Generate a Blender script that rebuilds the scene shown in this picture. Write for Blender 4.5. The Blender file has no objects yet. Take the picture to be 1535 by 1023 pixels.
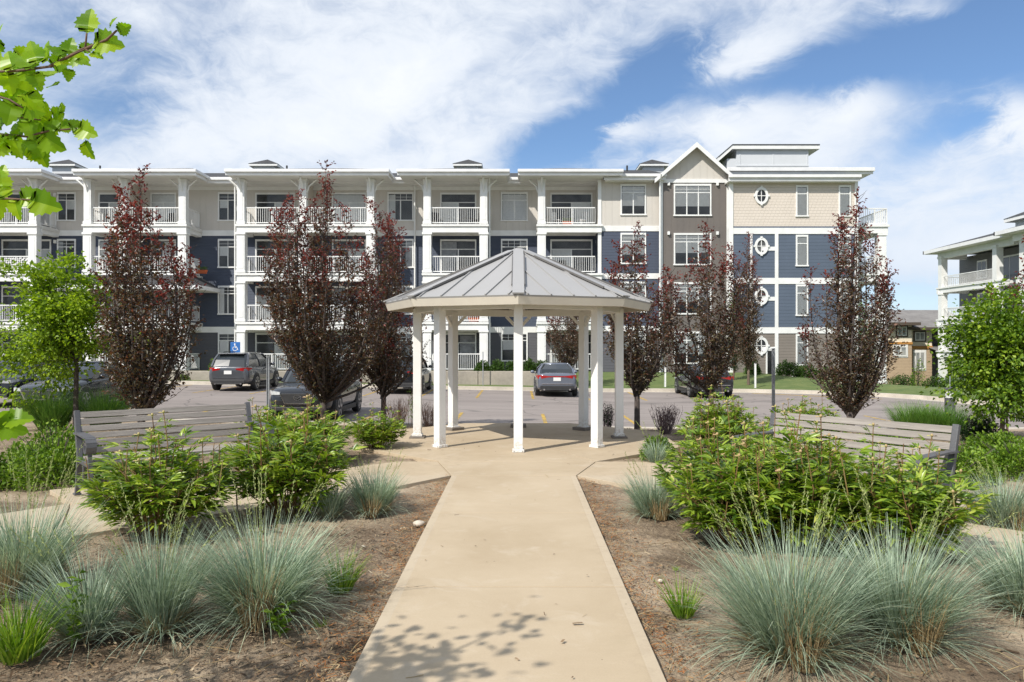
import bpy, math, random
import numpy as np
from mathutils import Vector, Matrix, noise as mnoise
R = math.radians
random.seed(7)
S = bpy.context.scene
COL = S.collection
# ------------------------------------------------------------------ camera, sky, sun, exposure
F = 1155.0
cam = bpy.data.objects.new('camera', bpy.data.cameras.new('camera'))
COL.objects.link(cam); S.camera = cam
cam.location = (0, 0, 1.6); cam.rotation_euler = (R(90), 0, 0)
cam.data.sensor_width = 36; cam.data.lens = 36*F/1535
cam.data.shift_x = -9.5/1535; cam.data.shift_y = 4.5/1535
cam.data.clip_start = 0.05; cam.data.clip_end = 2000
SUN_DIR = Vector((-0.657, -0.753, 0.98)).normalized()      # towards the sun
sun = bpy.data.objects.new('sun', bpy.data.lights.new('sun', 'SUN'))
COL.objects.link(sun); sun.data.energy = 4.6; sun.data.angle = R(0.5); sun.data.color = (1, .95, .87)
sun.rotation_euler = SUN_DIR.to_track_quat('Z', 'Y').to_euler()
S.view_settings.view_transform = 'Standard'; S.view_settings.look = 'None'
S.view_settings.exposure = 0.22; S.view_settings.gamma = 1
S.cycles.max_bounces = 6; S.cycles.transparent_max_bounces = 16
S.render.resolution_x = 1024; S.render.resolution_y = 682

class NT:
    """small node-tree writer"""
    def __init__(s, tree): s.t = tree; s.n = tree.nodes; s.l = tree.links
    def node(s, typ, **kw):
        n = s.n.new(typ)
        for k, v in kw.items(): setattr(n, k, v)
        return n
    def put(s, sock, v):
        if hasattr(v, 'is_linked') or isinstance(v, bpy.types.NodeSocket): s.l.new(v, sock)
        elif isinstance(v, (tuple, list)) and sock.type == 'RGBA': sock.default_value = (*v[:3], 1)
        else: sock.default_value = v
    def m(s, op, a, b=0.0, c=0.0, clamp=False):
        n = s.node('ShaderNodeMath', operation=op, use_clamp=clamp)
        s.put(n.inputs[0], a); s.put(n.inputs[1], b)
        if len(n.inputs) > 2: s.put(n.inputs[2], c)
        return n.outputs[0]
    def mix(s, f, a, b, mode='MIX'):
        n = s.node('ShaderNodeMix', data_type='RGBA', blend_type=mode)
        s.put(n.inputs[0], f); s.put(n.inputs[6], a); s.put(n.inputs[7], b)
        return n.outputs[2]
    def noise(s, vec, scale, detail=4, rough=.55, dist=0.0):
        n = s.node('ShaderNodeTexNoise')
        if vec is not None: s.l.new(vec, n.inputs['Vector'])
        n.inputs['Scale'].default_value = scale; n.inputs['Detail'].default_value = detail
        n.inputs['Roughness'].default_value = rough; n.inputs['Distortion'].default_value = dist
        return n.outputs[0]
    def ramp(s, f, stops):
        n = s.node('ShaderNodeValToRGB'); s.put(n.inputs[0], f)
        e = n.color_ramp.elements
        while len(e) < len(stops): e.new(0.5)
        for i, (p, c) in enumerate(stops):
            e[i].position = p; e[i].color = (*c, 1) if len(c) == 3 else c
        return n.outputs[0]
    def sstep(s, x, a, b):
        n = s.node('ShaderNodeMapRange', interpolation_type='SMOOTHSTEP')
        s.put(n.inputs[0], x); n.inputs[1].default_value = a; n.inputs[2].default_value = b
        return n.outputs[0]

def build_world():
    w = bpy.data.worlds.new('World'); S.world = w; w.use_nodes = True
    t = NT(w.node_tree); t.n.clear()
    out = t.node('ShaderNodeOutputWorld'); bg = t.node('ShaderNodeBackground')
    t.l.new(bg.outputs[0], out.inputs[0])
    sky = t.node('ShaderNodeTexSky', sky_type='NISHITA', sun_disc=False)
    sky.sun_elevation = math.asin(SUN_DIR.z)
    sky.sun_rotation = math.atan2(SUN_DIR.x, SUN_DIR.y)
    sky.air_density = 1.0; sky.dust_density = 0.5; sky.ozone_density = 2.5; sky.altitude = 1000
    tc = t.node('ShaderNodeTexCoord'); d = tc.outputs['Generated']
    sx = t.node('ShaderNodeSeparateXYZ'); t.l.new(d, sx.inputs[0]); x, y, z = sx.outputs
    az = t.m('ARCTAN2', x, y); el = t.m('ARCSINE', z)
    cx = t.node('ShaderNodeCombineXYZ'); t.put(cx.inputs[0], az); t.put(cx.inputs[1], el); cx.inputs[2].default_value = .37
    def warped(rot, sc, amt, wsc):
        mp = t.node('ShaderNodeMapping'); t.l.new(cx.outputs[0], mp.inputs[0]); mp.inputs['Rotation'].default_value = (0, 0, R(rot)); mp.inputs['Scale'].default_value = sc
        wn = t.node('ShaderNodeTexNoise'); wn.inputs['Scale'].default_value = wsc; wn.inputs['Detail'].default_value = 4; t.l.new(cx.outputs[0], wn.inputs['Vector'])
        sc_ = t.node('ShaderNodeVectorMath', operation='SCALE'); t.l.new(wn.outputs[1], sc_.inputs[0]); sc_.inputs['Scale'].default_value = amt
        ad = t.node('ShaderNodeVectorMath', operation='ADD'); t.l.new(mp.outputs[0], ad.inputs[0]); t.l.new(sc_.outputs[0], ad.inputs[1])
        return ad.outputs[0]
    A = warped(-24, (2.2, 6.0, 1), .9, 3.0); B = warped(-34, (5.0, 13.0, 1), 1.3, 5.0); D_ = warped(-10, (9, 16, 1), 1.6, 7)
    n1 = t.noise(A, 1.0, 6, .55, .3); n2 = t.noise(B, 1.0, 8, .62, .4); n3 = t.noise(D_, 1.6, 8, .65, .5)
    mp = t.node('ShaderNodeMapping'); t.l.new(cx.outputs[0], mp.inputs[0])
    dens = t.m('ADD', t.m('MULTIPLY', t.m('SUBTRACT', n1, .5), 1.5), t.m('MULTIPLY', t.m('SUBTRACT', n2, .5), 2.0))
    dens = t.m('ADD', dens, t.m('MULTIPLY', t.m('SUBTRACT', n3, .5), 1.5))
    dens = t.m('ADD', dens, .80)
    wu = t.m('MULTIPLY', t.m('SUBTRACT', n3, .5), .10); wv = t.m('MULTIPLY', t.m('SUBTRACT', n2, .5), .07)
    yc = t.m('MAXIMUM', y, .05)
    u = t.m('ADD', t.m('DIVIDE', x, yc), wu); v = t.m('ADD', t.m('DIVIDE', z, yc), wv)
    def blob(px, py, su, sv, rot, amp):
        nonlocal dens
        u0, v0 = (px-777)/F, (516-py)/F
        du = t.m('SUBTRACT', u, u0); dv = t.m('SUBTRACT', v, v0)
        c, s_ = math.cos(R(rot)), math.sin(R(rot))
        a = t.m('DIVIDE', t.m('ADD', t.m('MULTIPLY', du, c), t.m('MULTIPLY', dv, s_)), su)
        b = t.m('DIVIDE', t.m('SUBTRACT', t.m('MULTIPLY', dv, c), t.m('MULTIPLY', du, s_)), sv)
        e = t.m('POWER', 2.718, t.m('MULTIPLY', t.m('ADD', t.m('MULTIPLY', a, a), t.m('MULTIPLY', b, b)), -1.0))
        dens = t.m('ADD', dens, t.m('MULTIPLY', e, amp))
    for b in [(900, 165, .125, .034, 32, -1.7), (1010, 90, .05, .03, 30, -.9), (820, 225, .06, .03, 10, -1.2), (1400, 75, .20, .060, 8, -1.7), (1500, 40, .08, .05, 0, -.9),
              (1170, 120, .13, .022, 8, -1.0), (170, 165, .07, .06, 20, -.8), (60, 60, .06, .03, 20, -.3), (1440, 190, .09, .030, 20, -1.0), (1000, 215, .09, .016, 15, -.5),
              (1450, 455, .35, .030, 0, -.8), (1380, 330, .15, .02, 5, -.35), (800, 60, .10, .02, 30, -.35), (640, 190, .12, .015, 20, -.25),
              (1120, 175, .075, .030, 22, 1.1), (1280, 155, .065, .026, 20, 1.4), (1130, 80, .10, .026, 14, 1.2), (1530, 190, .035, .05, 50, 1.5), (930, 190, .04, .016, 35, .9), (1400, 12, .05, .012, 0, .7),
              (1180, 230, .14, .035, 10, .7), (560, 120, .28, .11, 14, .75), (300, 220, .2, .04, 8, .4), (1400, 270, .15, .04, 5, .5), (1380, 370, .2, .05, 4, .7)]:
        blob(*b)
    cov = t.m('ADD', t.m('MULTIPLY', t.sstep(dens, -0.45, 1.50), .92), .05)
    shade = t.ramp(t.m('ADD', t.m('MULTIPLY', dens, .30), t.m('MULTIPLY', n1, .4)), [(.20, (.50, .60, .74)), (.42, (.68, .74, .83)), (.85, (.84, .87, .91))])
    skyc = t.mix(1.0, sky.outputs[0], (SKY_K, SKY_K, SKY_K), 'MULTIPLY')
    skyc = t.mix(1.0, skyc, (.98, 1.14, 1.27), 'MULTIPLY')
    c = t.mix(cov, skyc, shade)
    haze = t.sstep(z, .02, .26)
    c = t.mix(t.m('MULTIPLY', t.m('SUBTRACT', 1.0, haze), .55), c, (.58, .67, .80))
    t.l.new(c, bg.inputs[0]); bg.inputs[1].default_value = SKY_S
SKY_K = 0.095; SKY_S = 1.0
build_world()

# ------------------------------------------------------------------ helpers
def W(px, py, Y):            # where a pixel of the photograph meets the plane at distance Y
    return Vector(((px-777)*Y/F, Y, 1.6+(516-py)*Y/F))
def X(px, Y): return (px-777)*Y/F
def Z(py, Y): return 1.6+(516-py)*Y/F

class MB:
    def __init__(s): s.v = []; s.f = []; s.mi = []; s.cm = 0
    def add(s, vs, fs):
        o = len(s.v); s.v += [tuple(p) for p in vs]
        for f in fs: s.f.append(tuple(i+o for i in f)); s.mi.append(s.cm)
        return s
    def box(s, x0, x1, y0, y1, z0, z1, M=None):
        vs = [Vector(p) for p in ((x0,y0,z0),(x1,y0,z0),(x1,y1,z0),(x0,y1,z0),(x0,y0,z1),(x1,y0,z1),(x1,y1,z1),(x0,y1,z1))]
        if M: vs = [M @ p for p in vs]
        return s.add(vs, [(0,3,2,1),(4,5,6,7),(0,1,5,4),(1,2,6,5),(2,3,7,6),(3,0,4,7)])
    def beam(s, a, b, w, h, up=Vector((0,0,1))):      # box of section w x h from a to b
        a, b = Vector(a), Vector(b); d = (b-a); L = d.length; d.normalize()
        sd = d.cross(up)
        if sd.length < 1e-4: sd = Vector((1,0,0))
        sd.normalize(); u = sd.cross(d)
        vs = []
        for p in (a, b):
            for i, j in ((-1,-1),(1,-1),(1,1),(-1,1)): vs.append(p+sd*(w/2*i)+u*(h/2*j))
        return s.add(vs, [(0,1,2,3),(7,6,5,4),(0,4,5,1),(1,5,6,2),(2,6,7,3),(3,7,4,0)])
    def tube(s, pts, rad, n=8, cap=True):
        pts = [Vector(p) for p in pts]
        if not hasattr(rad, '__len__'): rad = [rad]*len(pts)
        vs = []; k = len(pts)
        prev = None
        for i, p in enumerate(pts):
            d = (pts[min(i+1,k-1)]-pts[max(i-1,0)]).normalized()
            a = prev if prev is not None else (Vector((1,0,0)) if abs(d.x) < .9 else Vector((0,1,0)))
            a = (a-d*a.dot(d)).normalized(); prev = a; b = d.cross(a)
            for j in range(n):
                t = 2*math.pi*j/n; vs.append(p+(a*math.cos(t)+b*math.sin(t))*rad[i])
        fs = []
        for i in range(k-1):
            for j in range(n):
                j2 = (j+1) % n; fs.append((i*n+j, i*n+j2, (i+1)*n+j2, (i+1)*n+j))
        if cap: fs += [tuple(range(n-1,-1,-1)), tuple(range((k-1)*n, k*n))]
        return s.add(vs, fs)
    def prism(s, poly, a, b, axis='z'):               # poly extruded along an axis from a to b
        def P(p, t): return (p[0],p[1],t) if axis == 'z' else ((p[0],t,p[1]) if axis == 'y' else (t,p[0],p[1]))
        n = len(poly)
        vs = [P(p, a) for p in poly]+[P(p, b) for p in poly]
        fs = [tuple(range(n-1,-1,-1)), tuple(range(n, 2*n))]+[(i, (i+1) % n, n+(i+1) % n, n+i) for i in range(n)]
        return s.add(vs, fs)
    def loft(s, rings, closed=True, cap=True):
        n = len(rings[0]); vs = [p for r in rings for p in r]; fs = []
        for i in range(len(rings)-1):
            for j in range(n if closed else n-1):
                j2 = (j+1) % n; fs.append((i*n+j, i*n+j2, (i+1)*n+j2, (i+1)*n+j))
        if cap: fs += [tuple(range(n-1,-1,-1)), tuple(range((len(rings)-1)*n, len(rings)*n))]
        return s.add(vs, fs)
    def ellipsoid(s, c, r, nu=10, nv=6):
        rings = []
        for i in range(nv+1):
            a = math.pi*i/nv; q = max(math.sin(a), .02)
            rings.append([(c[0]+r[0]*q*math.cos(2*math.pi*j/nu), c[1]+r[1]*q*math.sin(2*math.pi*j/nu), c[2]-r[2]*math.cos(a)) for j in range(nu)])
        return s.loft(rings)

def wloc(o):
    v = Vector((0,0,0))
    while o: v = v+o.location; o = o.parent
    return v
def obj(name, mb, mats, parent=None, smooth=False, bevel=0, world=True, sub=0, label=None, fixn=True):
    me = bpy.data.meshes.new(name)
    off = wloc(parent) if (parent and world) else Vector((0,0,0))
    me.from_pydata([(p[0]-off.x, p[1]-off.y, p[2]-off.z) for p in mb.v], [], mb.f)
    if not isinstance(mats, (list, tuple)): mats = [mats]
    for m in mats: me.materials.append(m)
    if len(mats) > 1: me.polygons.foreach_set('material_index', mb.mi)
    if fixn:
        import bmesh
        bm = bmesh.new(); bm.from_mesh(me); bmesh.ops.recalc_face_normals(bm, faces=bm.faces); bm.to_mesh(me); bm.free()
    if smooth: me.polygons.foreach_set('use_smooth', [True]*len(me.polygons))
    me.update()
    o = bpy.data.objects.new(name, me); COL.objects.link(o); o.parent = parent
    if bevel:
        b = o.modifiers.new('bevel', 'BEVEL'); b.width = bevel; b.segments = 2; b.limit_method = 'ANGLE'
    if sub:
        b = o.modifiers.new('sub', 'SUBSURF'); b.levels = sub; b.render_levels = sub
    if label: o['label'] = label
    return o
def npobj(name, V, Q, mats, parent=None, mi=None, smooth=False):
    """V (n,3), Q (m,k) faces of one size k"""
    me = bpy.data.meshes.new(name); V = np.asarray(V, dtype=np.float32); Q = np.asarray(Q, dtype=np.int32)
    me.vertices.add(len(V)); me.vertices.foreach_set('co', V.ravel())
    k = Q.shape[1]; me.loops.add(Q.size); me.loops.foreach_set('vertex_index', Q.ravel())
    me.polygons.add(len(Q)); me.polygons.foreach_set('loop_start', np.arange(0, Q.size, k, dtype=np.int32))
    if not isinstance(mats, (list, tuple)): mats = [mats]
    for m in mats: me.materials.append(m)
    if mi is not None: me.polygons.foreach_set('material_index', np.asarray(mi, dtype=np.int32))
    if smooth: me.polygons.foreach_set('use_smooth', np.ones(len(Q), dtype=bool))
    me.update(calc_edges=True); me.validate()
    o = bpy.data.objects.new(name, me); COL.objects.link(o); o.parent = parent
    return o
def tag(o, label, cat, group=None):
    o['label'] = label; o['category'] = cat
    if group: o['group'] = group
    return o
def thing(name, label, cat, loc=(0,0,0), rz=0, group=None):
    o = bpy.data.objects.new(name, None); COL.objects.link(o); o.location = loc; o.rotation_euler = (0,0,rz)
    o.empty_display_size = .2
    return tag(o, label, cat, group)
def structure(o, kind='structure'): o['kind'] = kind; return o
def dup(root, loc, rz=0, label=None, group=None, scale=None):
    def cp(o, par):
        c = o.copy(); COL.objects.link(c); c.parent = par
        for ch in list(o.children): cp(ch, c)
        return c
    r = cp(root, None); r.location = loc; r.rotation_euler = (0,0,rz)
    if scale: r.scale = scale if hasattr(scale, '__len__') else (scale,)*3
    if label: r['label'] = label
    if group: r['group'] = group
    return r

# ------------------------------------------------------------------ materials
def mat(name, col, rough=.6, col2=None, nscale=3, bump=0, bscale=40, metal=0, spec=.5, coord='Object', fine=0, coat=0):
    m = bpy.data.materials.new(name); m.use_nodes = True
    t = NT(m.node_tree); b = t.n['Principled BSDF']
    tc = t.node('ShaderNodeTexCoord'); v = tc.outputs[coord]
    c = col
    if col2:
        f = t.ramp(t.noise(v, nscale, 6, .6), [(.35, (0,0,0)), (.65, (1,1,1))])
        c = t.mix(f, col, col2)
        if fine:
            g = t.noise(v, fine, 3, .7)
            k = t.m('ADD', t.m('MULTIPLY', g, .5), .75)
            cc = t.node('ShaderNodeCombineXYZ')
            for i in range(3): t.l.new(k, cc.inputs[i])
            c = t.mix(1.0, c, cc.outputs[0], 'MULTIPLY')
    t.put(b.inputs['Base Color'], c)
    b.inputs['Roughness'].default_value = rough; b.inputs['Metallic'].default_value = metal
    b.inputs['Specular IOR Level'].default_value = spec
    if coat: b.inputs['Coat Weight'].default_value = coat; b.inputs['Coat Roughness'].default_value = .05
    if bump:
        bn = t.node('ShaderNodeBump'); bn.inputs['Strength'].default_value = bump; bn.inputs['Distance'].default_value = .01
        t.put(bn.inputs['Height'], t.noise(v, bscale, 5, .6)); t.l.new(bn.outputs[0], b.inputs['Normal'])
    return m
def siding(name, col, col2, period=.15, axis='Z', rough=.65, kind='lap', dist=.02):
    m = bpy.data.materials.new(name); m.use_nodes = True
    t = NT(m.node_tree); b = t.n['Principled BSDF']
    g = t.node('ShaderNodeNewGeometry'); sx = t.node('ShaderNodeSeparateXYZ'); t.l.new(g.outputs['Position'], sx.inputs[0])
    a = sx.outputs[axis]
    fr = t.m('FRACT', t.m('DIVIDE', t.m('ADD', a, 100.0), period))
    if kind == 'lap': h = t.m('SUBTRACT', 1.0, fr)
    elif kind == 'shingle':
        row = t.m('FLOOR', t.m('DIVIDE', t.m('ADD', a, 100.0), period))
        xx = t.m('ADD', sx.outputs['X'], t.m('MULTIPLY', row, .37))
        fx = t.m('FRACT', t.m('DIVIDE', t.m('ADD', xx, 100.0), .22))
        h = t.m('SUBTRACT', t.m('SUBTRACT', 1.0, fr), t.m('MULTIPLY', t.m('LESS_THAN', fx, .1), .6))
    else: h = t.m('LESS_THAN', fr, .16)              # batten
    c = t.mix(t.ramp(t.noise(g.outputs['Position'], .8, 5, .6), [(.3,(0,0,0)),(.7,(1,1,1))]), col, col2)
    t.put(b.inputs['Base Color'], c); b.inputs['Roughness'].default_value = rough
    bn = t.node('ShaderNodeBump'); bn.inputs['Strength'].default_value = 1; bn.inputs['Distance'].default_value = dist
    t.put(bn.inputs['Height'], h); t.l.new(bn.outputs[0], b.inputs['Normal'])
    return m
def leafmat(name, stops, trans=.35, rough=.45, tint=(1.2,1.25,.6), spec=.4, nsc=1.5, back=None):
    m = bpy.data.materials.new(name); m.use_nodes = True
    t = NT(m.node_tree); b = t.n['Principled BSDF']; out = t.n['Material Output']
    g = t.node('ShaderNodeNewGeometry'); tc = t.node('ShaderNodeTexCoord')
    n = t.noise(tc.outputs['Object'], nsc, 3, .5)
    f = t.m('ADD', t.m('MULTIPLY', g.outputs['Random Per Island'], .75), t.m('MULTIPLY', t.m('SUBTRACT', n, .35), .8), clamp=True)
    c = t.ramp(f, stops)
    if back: c = t.mix(g.outputs['Backfacing'], c, t.mix(.6, c, back))
    t.put(b.inputs['Base Color'], c); b.inputs['Roughness'].default_value = rough; b.inputs['Specular IOR Level'].default_value = spec
    tr = t.node('ShaderNodeBsdfTranslucent'); t.put(tr.inputs[0], t.mix(1.0, c, tint, 'MULTIPLY'))
    mx = t.node('ShaderNodeMixShader'); mx.inputs[0].default_value = trans
    t.l.new(b.outputs[0], mx.inputs[1]); t.l.new(tr.outputs[0], mx.inputs[2]); t.l.new(mx.outputs[0], out.inputs[0])
    return m
def windowglass():
    m = bpy.data.materials.new('window glass'); m.use_nodes = True
    t = NT(m.node_tree); b = t.n['Principled BSDF']; out = t.n['Material Output']
    gl = t.node('ShaderNodeBsdfGlossy'); gl.inputs['Roughness'].default_value = .03; gl.inputs['Color'].default_value = (.62,.62,.62,1)
    tr = t.node('ShaderNodeBsdfTransparent'); tr.inputs[0].default_value = (.95,.96,.96,1)
    fr = t.node('ShaderNodeFresnel'); fr.inputs[0].default_value = 1.55
    mx = t.node('ShaderNodeMixShader'); t.put(mx.inputs[0], t.m('MULTIPLY', fr.outputs[0], .9))
    t.l.new(tr.outputs[0], mx.inputs[1]); t.l.new(gl.outputs[0], mx.inputs[2]); t.l.new(mx.outputs[0], out.inputs[0])
    return m

WHITE = mat('white painted trim', (.78,.78,.76), .45, (.70,.70,.68), 2)
GAZW = mat('white powder coated post', (.80,.79,.76), .4, (.72,.71,.68), 1.5, .1, 30)
def splash():
    t = NT(GAZW.node_tree); b = t.n['Principled BSDF']; src = b.inputs['Base Color'].links[0].from_socket
    g = t.node('ShaderNodeNewGeometry'); sp = t.node('ShaderNodeSeparateXYZ'); t.l.new(g.outputs['Position'], sp.inputs[0])
    f = t.m('MULTIPLY', t.m('SUBTRACT', 1.0, t.sstep(sp.outputs[2], .02, .32)), t.ramp(t.noise(g.outputs['Position'], 26, 5, .7), [(.45,(0,0,0)),(.62,(1,1,1))]))
    t.put(b.inputs['Base Color'], t.mix(t.m('MULTIPLY', f, .7), src, (.42,.34,.25)))
splash()
SOFF = mat('white soffit panel', (.70,.69,.66), .6, (.62,.61,.58), 1)
GUTTER = mat('white metal gutter', (.76,.76,.75), .35, (.68,.68,.68), 2)
CREAMBB = siding('cream board and batten', (.58,.54,.49), (.53,.50,.45), .40, 'X', kind='batten', dist=.07)
CREAMSH = siding('cream shingle siding', (.60,.535,.465), (.55,.49,.42), .17, 'Z', kind='shingle', dist=.02)
BLUE = siding('navy lap siding', (.052,.066,.10), (.043,.055,.085), .17, 'Z', dist=.025)
DKGREY = siding('dark grey lap siding', (.085,.085,.095), (.07,.07,.08), .17, 'Z', dist=.025)
BROWNBB = siding('grey brown board and batten', (.155,.135,.12), (.13,.115,.105), .36, 'X', kind='batten', dist=.03)
TAUPE = siding('taupe lap siding', (.19,.165,.14), (.16,.14,.12), .17, 'Z', dist=.025)
SHINGLE = mat('charcoal asphalt shingles', (.035,.035,.038), .9, (.06,.06,.062), 6, .6, 25, fine=40)
GREYSH = mat('weathered grey shingles', (.16,.15,.145), .9, (.22,.21,.20), 1.2, .6, 20, fine=18)
PENT = mat('pale grey wall panel', (.60,.62,.64), .6, (.56,.58,.60), 1)
GLASS = windowglass()
BLIND = mat('pale window blind', (.82,.81,.78), .8, (.74,.73,.70), 8)
CURT = mat('grey curtain', (.50,.50,.50), .9, (.34,.34,.345), 5)
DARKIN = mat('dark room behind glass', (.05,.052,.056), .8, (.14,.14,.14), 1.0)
SLABG = mat('balcony deck grey', (.3,.3,.3), .8, (.25,.25,.25), 3)
CONC_WALL = mat('retaining wall concrete', (.37,.33,.27), .85, (.29,.26,.22), 1.3, .4, 12, fine=9)
METALG = mat('galvanised steel', (.42,.44,.46), .45, (.34,.36,.38), 10, metal=.5)
BLACKM = mat('black metal', (.02,.02,.022), .5, (.03,.03,.03), 8)
CASTG = mat('grey cast metal', (.10,.10,.105), .5, (.075,.075,.08), 6, .3, 60)

def concrete_mat():
    m = bpy.data.materials.new('tan broom finished concrete'); m.use_nodes = True
    t = NT(m.node_tree); b = t.n['Principled BSDF']; g = t.node('ShaderNodeNewGeometry'); P = g.outputs['Position']
    base = t.mix(t.ramp(t.noise(P, .9, 6, .62, .4), [(.3,(0,0,0)),(.7,(1,1,1))]), (.40,.315,.21), (.48,.39,.275))
    blot = t.ramp(t.noise(P, 2.6, 7, .65, .8), [(.55,(0,0,0)),(.78,(1,1,1))])
    base = t.mix(t.m('MULTIPLY', blot, .55), base, (.54,.465,.365))
    st = t.ramp(t.noise(P, 1.4, 5, .6, 1.2), [(.60,(0,0,0)),(.80,(1,1,1))])
    base = t.mix(t.m('MULTIPLY', st, .5), base, (.36,.29,.19))
    sp = t.node('ShaderNodeSeparateXYZ'); t.l.new(P, sp.inputs[0])
    ed = t.m('ABSOLUTE', t.m('SUBTRACT', t.m('ABSOLUTE', t.m('ADD', sp.outputs[0], .055)), .69))
    inpath = t.m('LESS_THAN', sp.outputs[1], 9.38)
    band = t.m('MULTIPLY', t.m('MULTIPLY', t.m('GREATER_THAN', t.m('ABSOLUTE', t.m('ADD', sp.outputs[0], .055)), .69), inpath), .35)
    base = t.mix(band, base, (.50,.43,.33))
    jt = 1.0
    soilf = t.ramp(t.noise(P, 7.0, 6, .7, .6), [(.50,(0,0,0)),(.72,(1,1,1))])
    nearedge = t.sstep(t.m('ABSOLUTE', t.m('ADD', sp.outputs[0], .055)), .50, .80)
    base = t.mix(t.m('MULTIPLY', t.m('MULTIPLY', soilf, nearedge), .45), base, (.30,.23,.16))
    mp = t.node('ShaderNodeMapping'); t.l.new(P, mp.inputs[0]); mp.inputs['Scale'].default_value = (6, 160, 1)
    br = t.noise(mp.outputs[0], 1, 3, .6)
    fn = t.noise(P, 90, 4, .7)
    k = t.m('ADD', t.m('MULTIPLY', fn, .22), .89)
    cc = t.node('ShaderNodeCombineXYZ')
    for i in range(3): t.l.new(k, cc.inputs[i])
    base = t.mix(1.0, base, cc.outputs[0], 'MULTIPLY')
    vo = t.node('ShaderNodeTexVoronoi'); vo.inputs['Scale'].default_value = 5; t.l.new(P, vo.inputs['Vector'])
    base = t.mix(t.m('MULTIPLY', t.m('LESS_THAN', vo.outputs[0], .035), .6), base, (.12,.09,.06))
    t.put(b.inputs['Base Color'], base); b.inputs['Roughness'].default_value = .8; b.inputs['Specular IOR Level'].default_value = .3
    bn = t.node('ShaderNodeBump'); bn.inputs['Strength'].default_value = .5; bn.inputs['Distance'].default_value = .003
    t.put(bn.inputs['Height'], t.m('ADD', t.m('ADD', br, t.m('MULTIPLY', fn, .6)), t.m('MULTIPLY', t.m('MULTIPLY', t.m('LESS_THAN', ed, .006), inpath), -2.5))); t.l.new(bn.outputs[0], b.inputs['Normal'])
    return m
def soil_mat():
    m = bpy.data.materials.new('dry soil with bark mulch'); m.use_nodes = True
    t = NT(m.node_tree); b = t.n['Principled BSDF']; g = t.node('ShaderNodeNewGeometry'); P = g.outputs['Position']
    base = t.mix(t.ramp(t.noise(P, 1.1, 6, .62, .5), [(.40,(0,0,0)),(.62,(1,1,1))]), (.155,.115,.08), (.42,.335,.24))
    mp = t.node('ShaderNodeMapping'); t.l.new(P, mp.inputs[0]); mp.inputs['Scale'].default_value = (40, 22, 20); mp.inputs['Rotation'].default_value = (0,0,.5)
    ch = t.noise(mp.outputs[0], 1, 6, .7, 1.5)
    base = t.mix(t.m('MULTIPLY', t.ramp(ch, [(.46,(0,0,0)),(.62,(1,1,1))]), .5), base, (.50,.39,.26))
    base = t.mix(t.m('MULTIPLY', t.ramp(ch, [(.30,(1,1,1)),(.44,(0,0,0))]), .6), base, (.06,.043,.032))
    damp = t.ramp(t.noise(P, .75, 5, .6, .8), [(.50,(0,0,0)),(.66,(1,1,1))])
    base = t.mix(t.m('MULTIPLY', damp, .6), base, (.085,.055,.035))
    t.put(b.inputs['Base Color'], base); b.inputs['Roughness'].default_value = .95; b.inputs['Specular IOR Level'].default_value = .15
    bn = t.node('ShaderNodeBump'); bn.inputs['Strength'].default_value = .9; bn.inputs['Distance'].default_value = .02
    t.put(bn.inputs['Height'], t.m('ADD', ch, t.noise(P, 14, 5, .6))); t.l.new(bn.outputs[0], b.inputs['Normal'])
    return m
def asphalt_mat():
    m = bpy.data.materials.new('worn grey asphalt'); m.use_nodes = True
    t = NT(m.node_tree); b = t.n['Principled BSDF']; g = t.node('ShaderNodeNewGeometry'); P = g.outputs['Position']
    mp = t.node('ShaderNodeMapping'); t.l.new(P, mp.inputs[0]); mp.inputs['Scale'].default_value = (.25, 1, 1)
    base = t.mix(t.ramp(t.noise(mp.outputs[0], .8, 6, .6, .3), [(.3,(0,0,0)),(.7,(1,1,1))]), (.225,.195,.18), (.29,.255,.235))
    oil = t.ramp(t.noise(P, 1.6, 4, .6, .4), [(.62,(0,0,0)),(.74,(1,1,1))])
    base = t.mix(t.m('MULTIPLY', oil, .45), base, (.10,.09,.085))
    seam = t.ramp(t.noise(mp.outputs[0], .35, 2, .5), [(.49,(0,0,0)),(.50,(1,1,1)),(.505,(1,1,1)),(.515,(0,0,0))])
    base = t.mix(t.m('MULTIPLY', seam, .5), base, (.09,.085,.08))
    fn = t.noise(P, 40, 4, .8); k = t.m('ADD', t.m('MULTIPLY', fn, .5), .75)
    cc = t.node('ShaderNodeCombineXYZ')
    for i in range(3): t.l.new(k, cc.inputs[i])
    base = t.mix(1.0, base, cc.outputs[0], 'MULTIPLY')
    cr = t.node('ShaderNodeTexVoronoi', feature='DISTANCE_TO_EDGE'); cr.inputs['Scale'].default_value = .22
    wn = t.node('ShaderNodeVectorMath', operation='ADD'); t.l.new(P, wn.inputs[0])
    nn = t.node('ShaderNodeTexNoise'); nn.inputs['Scale'].default_value = .8; t.l.new(P, nn.inputs['Vector']); t.l.new(nn.outputs[1], wn.inputs[1])
    t.l.new(wn.outputs[0], cr.inputs['Vector'])
    base = t.mix(t.m('MULTIPLY', t.m('LESS_THAN', cr.outputs[0], .006), .5), base, (.09,.08,.075))
    t.put(b.inputs['Base Color'], base); b.inputs['Roughness'].default_value = .85; b.inputs['Specular IOR Level'].default_value = .25
    return m
CONC = concrete_mat(); SOIL = soil_mat(); ASPH = asphalt_mat()
KERB = mat('pale kerb concrete', (.52,.47,.40), .85, (.42,.38,.32), 1.5, .3, 20, fine=15)
LAWN = mat('mown lawn turf', (.075,.12,.028), .9, (.13,.16,.045), 1.4, .8, 30, fine=25)
YELLOW = mat('worn yellow line paint', (.55,.36,.06), .8, (.30,.24,.16), 4, fine=12)

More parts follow.
